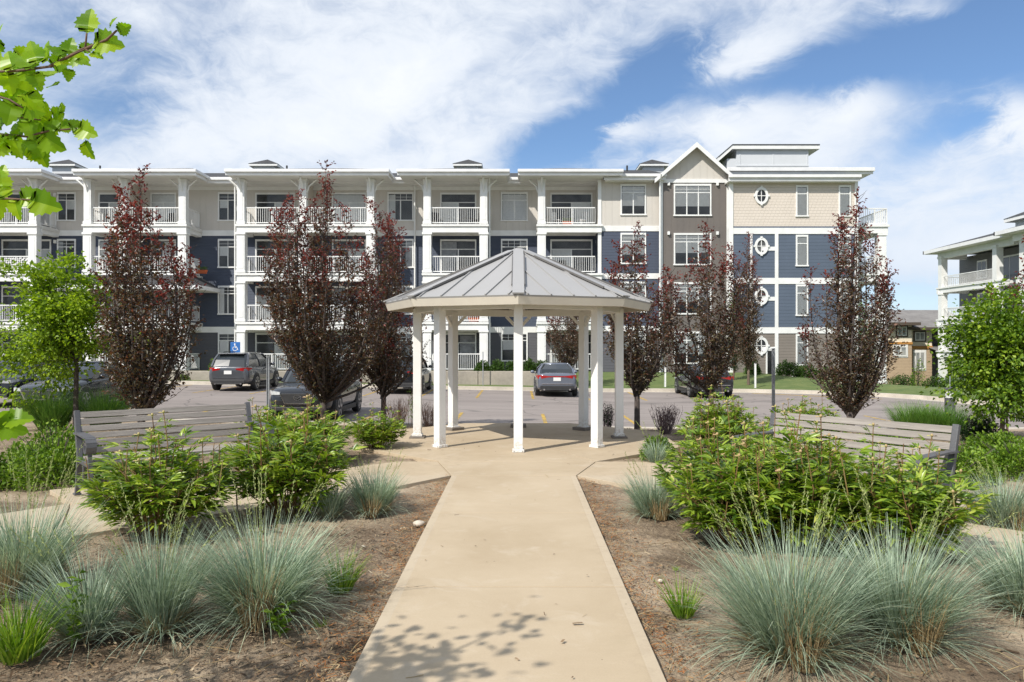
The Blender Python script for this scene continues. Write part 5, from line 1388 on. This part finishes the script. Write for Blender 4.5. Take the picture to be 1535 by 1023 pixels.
    for s in (-1, 1):
        m = MB(); m.loft([[(s*.34,y-.015,zl_+.0),(s*.34,y-.015,zl_+.05),(s*.34,y+.1,zl_+.05),(s*.34,y+.1,zl_)],[(s*.66,y+.0,zl_-.06),(s*.66,y+.0,zl_+.085),(s*.66,y+.15,zl_+.085),(s*.66,y+.15,zl_-.06)],
                          [(s*.82,y+.10,zl_-.07),(s*.82,y+.10,zl_+.09),(s*.80,y+.2,zl_+.09),(s*.80,y+.2,zl_-.07)],[(s*.905,y+.38,zl_+.03),(s*.905,y+.38,zl_+.07),(s*.87,y+.38,zl_+.07),(s*.87,y+.38,zl_+.03)]])
        obj('tail_light', m, REDL, t, world=False)
    if kind == 'sedan' or (extra and 'strip' in extra):
        m = MB(); m.box(-.345,.345,y-.02,y+.06,zl_+.0,zl_+.05); obj('light_strip', m, REDL, t, world=False)
    pz = .74 if kind == 'suv' else .70
    m = MB(); m.box(-.16,.16,y-.028,y+.05,pz,pz+.15); obj('number_plate', m, PLATE, t, world=False)
    m = MB(); m.box(-.72,.72,y-.01,y+.2,.36,.50); m.box(-.60,.60,y-.02,y+.2,.30,.37); obj('rear_bumper_trim', m, PLASTIC, t, world=False, bevel=.02)
    m = MB(); m.box(-.66,.66,y-.026,y+.1,.56,.585); obj('bumper_crease', m, CHROME if kind == 'sedan' else paint, t, world=False)
    for s in (-1, 1): m = MB(); m.tube([(s*.55,y-.03,.33),(s*.55,y+.2,.33)],.04,8); obj('exhaust_tip', m, CHROME, t, world=False)
    # front details
    y = 2.27
    for s in (-1, 1):
        zf = .80 if kind == 'suv' else .66
        m = MB(); m.loft([[(s*.48,y+.0,zf-.03),(s*.48,y+.0,zf+.04),(s*.48,y-.1,zf+.04),(s*.48,y-.1,zf-.03)],[(s*.74,y-.10,zf-.04),(s*.74,y-.10,zf+.065),(s*.74,y-.2,zf+.065),(s*.74,y-.2,zf-.04)],[(s*.86,y-.34,zf+.02),(s*.86,y-.34,zf+.08),(s*.82,y-.34,zf+.08),(s*.82,y-.34,zf+.02)]])
        obj('headlight', m, CLEARL, t, world=False)
    gz = .66 if kind == 'suv' else .52
    m = MB(); m.prism([(-.46,gz+.14),(.46,gz+.14),(.34,gz-.12),(-.34,gz-.12)], y-.1, y+.022, 'y'); gr = obj('grille', m, PLASTIC, t, world=False, bevel=.01)
    m = MB()
    for a, b in (((-.46,gz+.12),(-.34,gz-.13)),((-.34,gz-.13),(.34,gz-.13)),((.34,gz-.13),(.46,gz+.12))): m.beam((a[0],y+.02,a[1]),(b[0],y+.02,b[1]),.025,.03)
    n = 20
    m.loft([[(rx*math.cos(2*math.pi*i/n),y+.03,gz+.03+rx*.72*math.sin(2*math.pi*i/n)) for i in range(n)] for rx in (.11,.09)], cap=False)
    if extra and 'wing' in extra:
        m.beam((-.085,y+.032,gz+.06),(0,y+.032,gz+.0),.012,.014); m.beam((.085,y+.032,gz+.06),(0,y+.032,gz+.0),.012,.014)
    obj('badge', m, CHROME, gr, world=False, fixn=False)
    m = MB(); m.box(-.70,.70,y-.25,y+.005,.33,.44); obj('front_bumper_trim', m, PLASTIC, t, world=False, bevel=.02)
    return t
def paint(n, c, m=.4): return mat(n, c, .22, tuple(v*.9 for v in c), 2, metal=m, coat=.7)
GREYP = paint('gunmetal paint', (.10,.105,.115)); BLUEP = paint('blue grey paint', (.17,.19,.235)); BLACKP = paint('black paint', (.015,.018,.022)); CHARP = paint('charcoal paint', (.022,.024,.028)); DARKP = paint('dark green black paint', (.016,.018,.018))
def carz(x, y): return za(x)
car('parked_car', 'grey crossover parked at the far kerb under the blue accessible sign, rear facing', 'car', (X(343,33.2)+.1, 35.1, za(-12.4)), 0, GREYP, 'suv')
car('parked_car', 'black crossover with bright red tail lights parked behind the left gazebo posts', 'car', (X(600,33.2), 35.2, za(-5)), 0, BLACKP, 'suv')
car('parked_car', 'blue grey sedan with a full width red light strip, framed by the gazebo posts', 'car', (X(835,33.0), 35.2, za(1.7)), 0, BLUEP, 'sedan')
car('parked_car', 'dark sedan behind the purple trees right of the gazebo, near the lawn', 'car', (X(1073,32.5), 34.9, za(8)), 0, CHARP, 'sedan')
car('parked_car', 'dark crossover with a chrome winged badge facing the garden behind the tallest purple tree', 'car', (-5.97, 23.1, za(-6)), math.pi, CHARP, 'suv', extra='wing')
car('parked_car', 'near black crossover cut off by the left edge behind the bright green tree', 'car', (-16.25, 25.7, za(-16)), math.pi, DARKP, 'suv')
car('parked_car', 'dark sedan hidden behind green grass and the purple tree on the left', 'car', (-13.95, 24.6, za(-14)), math.pi, BLACKP, 'sedan')

# ================================================================== SIGNS, POSTS
SBLUE = mat('blue sign face', (.02,.14,.42), .5, (.018,.12,.37), 5); SWHITE = mat('white sign marking', (.8,.8,.8), .5)
def accessible_sign(px, y):
    x = X(px, y); z0 = za(x)+.12; t = thing('accessible_parking_sign', 'blue accessible parking sign with white wheelchair symbol behind the grey crossover', 'parking sign', (x, y, z0))
    m = MB(); m.box(-.03,.03,0,.03,-.2,2.0); obj('post', m, METALG, t, world=False)
    m = MB(); m.box(-.24,.24,-.03,-.005,1.46,1.98); p = obj('sign_plate', m, SBLUE, t, world=False, bevel=.008)
    m = MB(); m.box(-.24,.24,-.03,-.005,1.20,1.42); p2 = obj('lower_plate', m, SBLUE, t, world=False, bevel=.008)
    yy = -.036; m = MB()
    m.ellipsoid((-.02,yy,1.87),(.038,.004,.038),10,6)
    m.beam((-.02,yy,1.83),(.0,yy,1.70),.008,.035, up=Vector((1,0,0))); m.beam((-.01,yy,1.76),(.08,yy,1.76),.008,.025); m.beam((.0,yy,1.70),(.09,yy,1.70),.008,.03); m.beam((.09,yy,1.70),(.13,yy,1.58),.008,.03, up=Vector((1,0,0)))
    pts = [(-.01+.105*math.cos(a), yy, 1.65+.105*math.sin(a)) for a in [R(120+i*20) for i in range(12)]]
    m.tube(pts, .014, 5); obj('wheelchair_symbol', m, SWHITE, p, world=False)
    m = MB(); m.beam((-.12,yy,1.31),(.08,yy,1.31),.008,.03); m.prism([(.06,1.25),(.06,1.37),(.15,1.31)], yy-.004, yy+.004, 'y'); obj('arrow', m, SWHITE, p2, world=False)
accessible_sign(353, 37.9)
def steel_post(px, y, pyt, label, w=.06, plate=None, mt=None, z0=None):
    x = X(px, y); z0 = (zg(x,y) if y < 20 else zl(x,y)) if z0 is None else z0; zt_ = Z(pyt, y)
    t = thing('sign_post', label, 'sign post', (x, y, z0)); m = MB(); h = zt_-z0
    m.prism([(-w/2,.0),(-w/2,-.03),(-w*.3,-.03),(-w*.3,-.008),(w*.3,-.008),(w*.3,-.03),(w/2,-.03),(w/2,0)], -.2, h, 'z') if w > .05 else m.tube([(0,0,-.2),(0,0,h)], w/2, 10)
    if w > .05:
        o = obj('post', m, mt or METALG, t, world=False)
        m = MB()
        for k in range(int(h/.09)): m.tube([(0,-.0095,.1+k*.09),(0,-.0085,.1+k*.09)], .006, 6)
        obj('bolt_holes', m, BLACKM, o, world=False)
    else: obj('post', m, mt or METALG, t, world=False)
    m = MB()
    if plate: m.box(-plate/2, plate/2, .002, .008, h-plate*1.3-.03, h+.0); obj('sign_plate', m, METALG, t, world=False)
    else: m.tube([(0,0,h),(0,0,h+.012)], w*.55, 8); obj('cap', m, METALG, t, world=False)
steel_post(1159, 18.8, 523, 'galvanised perforated sign post standing behind the right bench', .075)
steel_post(402, 19.4, 536, 'galvanised steel sign post in front of the dark crossover with the winged badge', .07)
steel_post(724, 38.1, 528, 'thin grey post at the retaining wall between the middle gazebo posts', .045)
steel_post(861, 38.1, 534, 'white square post on the far lawn right of the blue grey sedan', .12, mt=WHITE)
steel_post(997, 38.3, 550, 'short pale post on the lawn right of the gazebo by the far kerb', .09, mt=WHITE)
steel_post(1132, 37.6, 545, 'slim white post on the lawn edge below the oval windows', .09, mt=WHITE)
steel_post(1424, 34.0, 560, 'thin pale post above the bollard light at the far bend of the road', .045)
def bollard(px, y):
    x = X(px, y); z = zg(x, y); t = thing('bollard_light', 'dark cylindrical bollard light with pale lens beside the green grass row', 'bollard light', (x, y, z))
    m = MB(); m.tube([(0,0,-.1),(0,0,.62)], .095, 20); obj('bollard_body', m, CASTG, t, smooth=False, world=False)
    m = MB(); m.tube([(0,0,.62),(0,0,.76)], .085, 20); obj('lens', m, mat('frosted lens', (.65,.65,.62), .3), t, world=False)
    m = MB(); m.tube([(0,0,.76),(0,0,.80),(0,0,.82)], [.10,.10,.06], 20); obj('cap', m, CASTG, t, world=False)
bollard(1424, 14.9)

# ================================================================== BUILDINGS ON THE RIGHT
def right_building():
    XF = 38.95; g = thing('balcony_building', 'white balconied apartment building rising at the right edge behind the green tree', 'apartment building', (XF, 65, -2))
    GREYW = siding('mid grey lap siding', (.14,.14,.145), (.12,.12,.125), .2, 'Z'); zf = [-2.0, .95, 3.85, 6.76]
    def balconies(xf, y0, y1, cols, ztop, wallx):
        for k, z in enumerate(zf):
            if k:
                m = MB(); m.box(xf-.2, xf+.3, y0, y1, z-.5, z-.1); m.box(xf+.3, wallx, y0, y1, z-.28, z-.05); m.box(xf-.26, wallx, y1, y1+.3, z-.5, z-.1); m.box(xf-.3,xf+.3,y0-.05,y1+.35,z-.1,z+.03); obj('balcony_beam', m, WHITE, g)
            zt_ = (zf[k+1]-.5) if k < 3 else ztop
            for cy in cols:
                m = MB(); m.box(xf-.28, xf+.28, cy-.28, cy+.28, z, zt_); m.box(xf-.34, xf+.34, cy-.34, cy+.34, zt_-.16, zt_-.002); obj('column', m, WHITE, g)
            if k:
                cs = sorted(cols)
                for a, b in zip(cs, cs[1:]):
                    m = MB(); m.box(xf-.12,xf-.06,a+.3,b-.3,z+.97,z+1.03); m.box(xf-.11,xf-.07,a+.3,b-.3,z+.08,z+.13)
                    n = int((b-a)/.16)
                    for i in range(n): yy = a+.35+(b-a-.7)*i/(n-1); m.box(xf-.10,xf-.08,yy-.015,yy+.015,z+.1,z+1.0)
                    obj('railing', m, WHITE, g)
                m = MB(); m.box(xf+.3,wallx,y1+.05,y1+.10,z+.97,z+1.03)
                for i in range(14): xx = xf+.35+(wallx-xf-.4)*i/13; m.box(xx-.015,xx+.015,y1+.06,y1+.09,z,z+1.0)
                obj('railing', m, WHITE, g)
    balconies(XF, 61.6, 71.0, [62.6, 70.7], 9.6, XF+2.6)
    m = MB(); m.box(XF+2.6, XF+12, 60.0, 72.6, -3, 9.7); obj('wall', m, GREYW, g)
    for k, z in enumerate(zf):
        for y0, y1, d in ((68.4,69.6,0),(63.6,66.6,1)):
            m = MB(); x = XF+2.6; m.box(x-.06,x,y0-.12,y1+.12,z+(0 if d else .7),z+2.35); w = obj('window', m, WHITE, g)
            m = MB(); m.box(x-.075,x-.05,y0,(y0+y1)/2-.04,z+.1+(0 if d else .7),z+2.2); m.box(x-.075,x-.05,(y0+y1)/2+.04,y1,z+.1+(0 if d else .7),z+2.2); obj('pane', m, mat('dark reflective pane', (.10,.11,.12), .08), w)
    def hip(x0, x1, y0, y1, z, nm, rise=.28):
        h = (min(x1-x0, y1-y0)/2)*rise; q = min(x1-x0, y1-y0)/2
        m = MB(); xa, xb2, ya, yb = x0+q, x1-q, y0+q, y1-q
        if xb2 <= xa: xa = xb2 = (x0+x1)/2
        if yb <= ya: ya = yb = (y0+y1)/2
        m.add([(x0,y0,z),(x1,y0,z),(x1,y1,z),(x0,y1,z),(xa,ya,z+h),(xb2,ya,z+h),(xb2,yb,z+h),(xa,yb,z+h)], [(0,1,5,4),(1,2,6,5),(2,3,7,6),(3,0,4,7),(4,5,6,7)]); r = obj(nm, m, SHINGLE, g, fixn=False)
        m = MB(); m.box(x0,x1,y0,y0+.15,z-.28,z+.02); m.box(x0,x0+.15,y0+.15,y1,z-.28,z+.02); m.box(x0,x1,y1-.15,y1-.0,z-.28,z+.021); obj('eave_gutter', m, GUTTER, r)
        m = MB(); m.box(x0+.15,x1,y0+.15,y1-.15,z-.3,z-.26); obj('soffit', m, SOFF, r)
        m = MB(); m.box(x0+.9,x0+1.3,y0+.8,y1-.9,z-.85,z-.3); m.box(x0+1.3,x0+3.4,y1-1.3,y1-.9,z-.85,z-.3); obj('header_beam', m, WHITE, r)
    hip(XF-1.05, XF+13, 59.5, 72.2, 10.25, 'roof')
    m = MB(); m.box(XF+3.3,XF+6.2,62.5,65.5,10.4,12.2); cu = obj('cupola', m, PENT, g)
    m = MB(); m.box(XF+2.7,XF+6.8,61.9,66.1,12.0,12.3); obj('cupola_fascia', m, WHITE, cu)
    m = MB(); m.add([(XF+2.65,61.85,12.3),(XF+6.85,61.85,12.3),(XF+6.85,66.15,12.3),(XF+2.65,66.15,12.3),(XF+4.75,64,13.2)], [(0,1,4),(1,2,4),(2,3,4),(3,0,4)]); obj('cupola_roof', m, SHINGLE, cu)
    # nearer wing
    balconies(XF-.4, 47.0, 59.0, [58.6, 53.4, 48.0], 9.75, XF+2.2)
    m = MB(); m.box(XF+2.2, XF+12, 46.0, 60.0, -3, 9.9); obj('wall', m, GREYW, g)
    hip(XF-1.7, XF+13, 45.0, 60.4, 10.35, 'roof')
right_building()
def townhouse():
    Y = 78.0; g = thing('townhouse', 'two storey townhouse with grey shingle roof and brown and cream walls behind the lawn', 'house', (X(1365,Y), Y, -2.5))
    CR = siding('cream clapboard', (.80,.71,.56), (.74,.65,.51), .3, 'Z'); BR = siding('tan brown clapboard', (.44,.33,.22), (.38,.285,.195), .3, 'Z'); ORB = mat('orange brown trim board', (.50,.24,.06), .6, (.42,.20,.05), 2)
    DT = mat('dark brown trim', (.09,.07,.055), .7)
    def zz(py): return Z(py, Y)
    def xx(px): return X(px, Y)
    x0, x1, x2, x3 = xx(1300), xx(1360), xx(1397), xx(1440)
    m = MB(); m.box(x0,x1,Y-.9,Y+9,zz(515),zz(484)); m.box(x1,x2,Y,Y+9,zz(521),zz(491)); obj('upper_wall', m, CR, g)
    m = MB(); m.box(x0,x1,Y-.9,Y+9,-5,zz(515)); m.box(x1,x2,Y,Y+9,-5,zz(521)); obj('lower_wall', m, BR, g)
    m = MB(); m.box(x0,x1+.05,Y-.98,Y-.9,zz(516.5),zz(513)); m.box(x1+.05,x2+.05,Y-.08,Y,zz(523),zz(519)); obj('belt_trim', m, ORB, g)
    m = MB(); m.box(x2,x3,Y+1.6,Y+9,-5,zz(491)); obj('recessed_wall', m, siding('grey clapboard', (.16,.15,.14), (.13,.12,.115), .3, 'Z'), g)
    for a, b, t_, bt, yy in ((1338,1352,490,504,Y-.9),(1371,1386,498,511,Y),(1334,1352,519,534,Y-.9),(1371,1386,527,554,Y)):
        m = MB(); m.box(xx(a)-.14,xx(b)+.14,yy-.05,yy,zz(bt)-.12,zz(t_)+.14); f = obj('window', m, DT if bt < 515 else WHITE, g)
        m = MB()
        for u, v in ((a,b),): m.box(xx(u),xx(v),yy-.09,yy-.05,zz(bt),zz(t_))
        obj('sash', m, WHITE, f)
        m = MB(); c = (xx(a)+xx(b))/2; zt_ = zz(bt)+(zz(t_)-zz(bt))*1
        m.box(xx(a)+.12,c-.06,yy-.10,yy-.088,zz(bt)+.12,zt_-.12); m.box(c+.06,xx(b)-.12,yy-.10,yy-.088,zz(bt)+.12,zt_-.12); obj('pane', m, mat('far window pane', (.16,.18,.19), .1, (.4,.4,.38), 1.2), f)
    m = MB(); m.box(xx(1399),xx(1407),Y+1.5,Y+1.6,zz(562),zz(541)); obj('front_door', m, WHITE, g)
    # roofs
    ye = Y-1.9; m = MB(); a0, a1 = xx(1296), xx(1366)
    zr0, zr1 = Z(483.5,ye), Z(462,Y+5)
    m.add([(a0,ye,zr0),(a1,ye,zr0),(a1-1.6,Y+5,zr1),(a0,Y+5,zr1),(a1,Y+5,zr0)], [(0,1,2,3),(1,4,2)]); r = obj('roof', m, GREYSH, g, fixn=False)
    m = MB(); m.box(a0,a1,ye,ye+.12,zr0-.28,zr0+.01); m.box(a1-.12,a1,ye+.12,Y+5,zr0-.28,zr0+.01); m.box(a0,a1,ye+.12,Y,zr0-.27,zr0-.22); obj('eave_fascia', m, DT, r)
    ye = Y-1.0; b0, b1 = xx(1352), xx(1460); zr0 = Z(491,ye); zr1 = Z(465,Y+5.2)
    m = MB(); m.add([(b0,ye,zr0),(b1,ye,zr0),(b1,Y+5.2,zr1),(b0-3,Y+5.2,zr1)], [(0,1,2,3)]); r = obj('roof', m, GREYSH, g, fixn=False)
    m = MB(); m.box(b0,b1,ye,ye+.12,zr0-.25,zr0+.01); m.box(b0,b1,ye+.12,Y+1.6,zr0-.25,zr0-.2); obj('eave_fascia', m, DT, r)
    m = MB(); a = xx(1391); m.add([(a,Y-2,Z(527,Y-2)),(x3,Y-2,Z(527,Y-2)),(x3,Y+1.6,Z(516,Y+1.6)),(a,Y+1.6,Z(516,Y+1.6))], [(0,1,2,3)]); obj('porch_roof', m, GREYSH, g, fixn=False)
    m = MB(); m.box(a+.3,a+.7,Y-1.8,Y-1.4,-4,Z(527,Y-2)); obj('porch_post', m, BR, g)
townhouse()

# ================================================================== FOREGROUND TREE (only its branches reach into view)
def fg_leaf(V, Q, p, d, n, L):
    """broad toothed leaf, folded along the midrib"""
    s = d.cross(n).normalized(); n = s.cross(d).normalized()
    out = [(0,.0),(.05,.16),(.02,.30),(.16,.36),(.14,.47),(.30,.44),(.34,.56),(.46,.42),(.56,.46),(.60,.32),(.74,.33),(.76,.20),(.88,.18),(1.0,0)]
    def pt(u, w): return p+d*(L*u)+s*(L*w*.92)+n*(L*(.20*abs(w)-.16*u*u+.03*math.sin(u*14)*abs(w)*2))
    for sg in (1, -1):
        o = len(V)
        for u, w in out: V.append(pt(u, w*sg)[:])
        k = len(out)
        for u, w in out: V.append(pt(min(1, u*.94+.03), 0)[:])
        for i in range(k-1): Q.append((o+i, o+i+1, o+k+i+1, o+k+i) if sg > 0 else (o+i+1, o+i, o+k+i, o+k+i+1))
def fg_tree():
    r = random.Random(5); base = Vector((-2.95, .95, 0)); t = thing('maple_tree', 'near tree with large toothed green leaves reaching in at the upper left corner', 'tree', base)
    m = MB(); top = Vector((-2.75,1.2,3.6))
    m.tube([base+Vector((0,0,-.1)), base+Vector((0,0,.3)), Vector((-2.9,1.05,1.6)), top], [.075,.06,.05,.02], 10)
    V = []; Q = []
    def W2(px, py, Y): return W(px, py, Y)
    brs = [  # branches in view: polylines (px,py,Y), leaves: (px,py,Y,dirpx,dirpy,L)
        [(-260,140,1.7),(-60,112,1.6),(30,106,1.52),(75,100,1.5),(105,84,1.48),(128,74,1.47),(134,78,1.46)],
        [(-60,112,1.6),(-20,140,1.58),(15,150,1.56),(34,162,1.55)],
        [(-160,190,1.7),(-20,200,1.62),(40,205,1.6),(75,196,1.58),(116,193,1.56)],
        [(-20,200,1.62),(20,175,1.6),(60,180,1.58)],
        [(75,100,1.5),(128,72,1.47),(130,50,1.46)],
        [(128,74,1.47),(160,60,1.46),(175,46,1.45)],
        [(-200,330,1.6),(-60,300,1.5),(10,298,1.45),(45,300,1.42)],
        [(-200,640,1.5),(-80,632,1.45),(-10,636,1.4)]]
    for b in brs:
        P = [W2(*q) for q in b]; n = len(P); m.tube(P, [.0034*(1-.72*i/n) for i in range(n)], 6)
    m.tube([Vector((-2.9,1.05,1.7)), W2(-260,140,1.7)], [.02,.006], 6); m.tube([Vector((-2.9,1.05,1.5)), W2(-160,190,1.7)], [.015,.006], 6)
    m.tube([Vector((-2.9,1.05,1.4)), W2(-200,330,1.6)], [.015,.005], 6); m.tube([Vector((-2.92,1.02,1.0)), W2(-200,640,1.5)], [.015,.005], 6)
    LV = [(131,50,1.46,.05,-1,44),(176,47,1.45,.9,-.5,24),(165,42,1.45,.5,-.6,22),(140,62,1.46,1,.1,48),(136,80,1.46,1,.35,22),(102,82,1.48,.2,-1,30),(96,86,1.48,-.6,-.5,30),(72,92,1.49,-.3,-1,42),(84,92,1.49,.9,.1,26),
          (58,96,1.5,-.35,-1,40),(50,104,1.5,-.8,-.7,42),(48,108,1.5,.4,1,32),(30,106,1.52,.9,.5,34),(20,105,1.52,-.5,-1,42),(8,108,1.53,.2,1,36),(-5,110,1.55,-.2,-1,48),(18,130,1.56,1,.3,42),(36,140,1.55,.8,.8,44),(34,158,1.55,.9,.4,44),(20,152,1.56,-.2,1,42),(0,145,1.57,-.5,.6,44),
          (60,178,1.58,.3,-1,30),(95,170,1.57,-.3,-.9,20),(78,192,1.58,.9,-.3,30),(116,192,1.56,1,.4,38),(104,192,1.56,.5,-.3,24),(90,194,1.57,-.6,-.3,26),(60,200,1.59,.9,.65,50),(50,204,1.6,.3,1,36),(34,204,1.6,-.6,-.5,38),(20,202,1.6,.1,1,40),(5,200,1.61,-.5,1,44),(20,176,1.6,-.7,-.5,40),(42,178,1.59,.2,.9,36),(40,178,1.59,.4,-1,28),(-2,198,1.61,-.1,-1,44),(10,212,1.6,-.7,.7,38),
          (-4,70,1.56,.2,-1,38),(2,60,1.56,-.5,.5,32),(10,298,1.45,-.8,-.5,46),(22,298,1.44,.1,1,36),(44,300,1.42,1,.25,50),(30,299,1.43,.8,-.2,40),(5,285,1.46,-.1,-1,34),(-12,290,1.46,.2,1,44),(0,268,1.46,.1,-.8,26),
          (-12,636,1.0,.9,-.5,40),(-6,636,1.0,1,.35,48),(6,630,1.0,1,-.1,44)]
    for px, py, Y, dx, dy, Lp in LV:
        p = W2(px, py, Y); d = Vector((dx, r.uniform(-.35,.25), -dy)).normalized(); L = Lp*Y/F
        n = Vector((r.gauss(0,.45), -1, r.gauss(.25,.45))); fg_leaf(V, Q, p, d, n, L*.92)
        if py < 260 and px < 120: fg_leaf(V, Q, p+Vector((r.gauss(0,.012), .03+.03*r.random(), r.gauss(0,.012))), Vector((r.gauss(0,1), r.gauss(0,.3), r.gauss(0,1))).normalized(), n, L*.8)
    for b in brs[7:]: pass
    # crown above and left of the camera (throws the leaf shade on the path)
    def clump(c, rad, n, L=.075):
        for i in range(n):
            q = Vector((r.gauss(0,1), r.gauss(0,1), r.gauss(0,.8)))*rad*.5+Vector(c)
            fg_leaf(V, Q, q, Vector((r.gauss(0,1), r.gauss(0,1), r.gauss(-.2,.5))).normalized(), Vector((r.gauss(0,.5), r.gauss(0,.5), 1)), L*(.7+.6*r.random()))
    for c, rad, n in (((-2.46,1.50,2.80),.36,190),((-2.2,1.44,2.6),.2,26),((-2.62,1.85,2.95),.36,36),((-3.1,1.7,2.9),.5,60),((-3.6,1.5,3.0),.55,60),((-2.9,1.0,3.4),.6,60),((-3.6,2.2,2.7),.5,40),((-4.2,1.5,2.8),.6,46),((-4.4,2.3,3.0),.5,34),((-3.3,.6,2.9),.6,40),((-2.2,1.9,3.25),.25,14)):
        clump(c, rad, n); st = Vector((-2.85,1.1,2.2+.3*r.random())); m.tube([st, st.lerp(Vector(c), .6)+Vector((0,0,.1)), Vector(c)], [.02,.012,.005], 5)
    obj('trunk', m, mat('brown twig bark', (.16,.09,.055), .8, (.10,.06,.04), 30), t, smooth=True, fixn=False)
    npobj('crown', np.array(V)-np.array(base), Q, FGLEAF, t)
fg_tree()
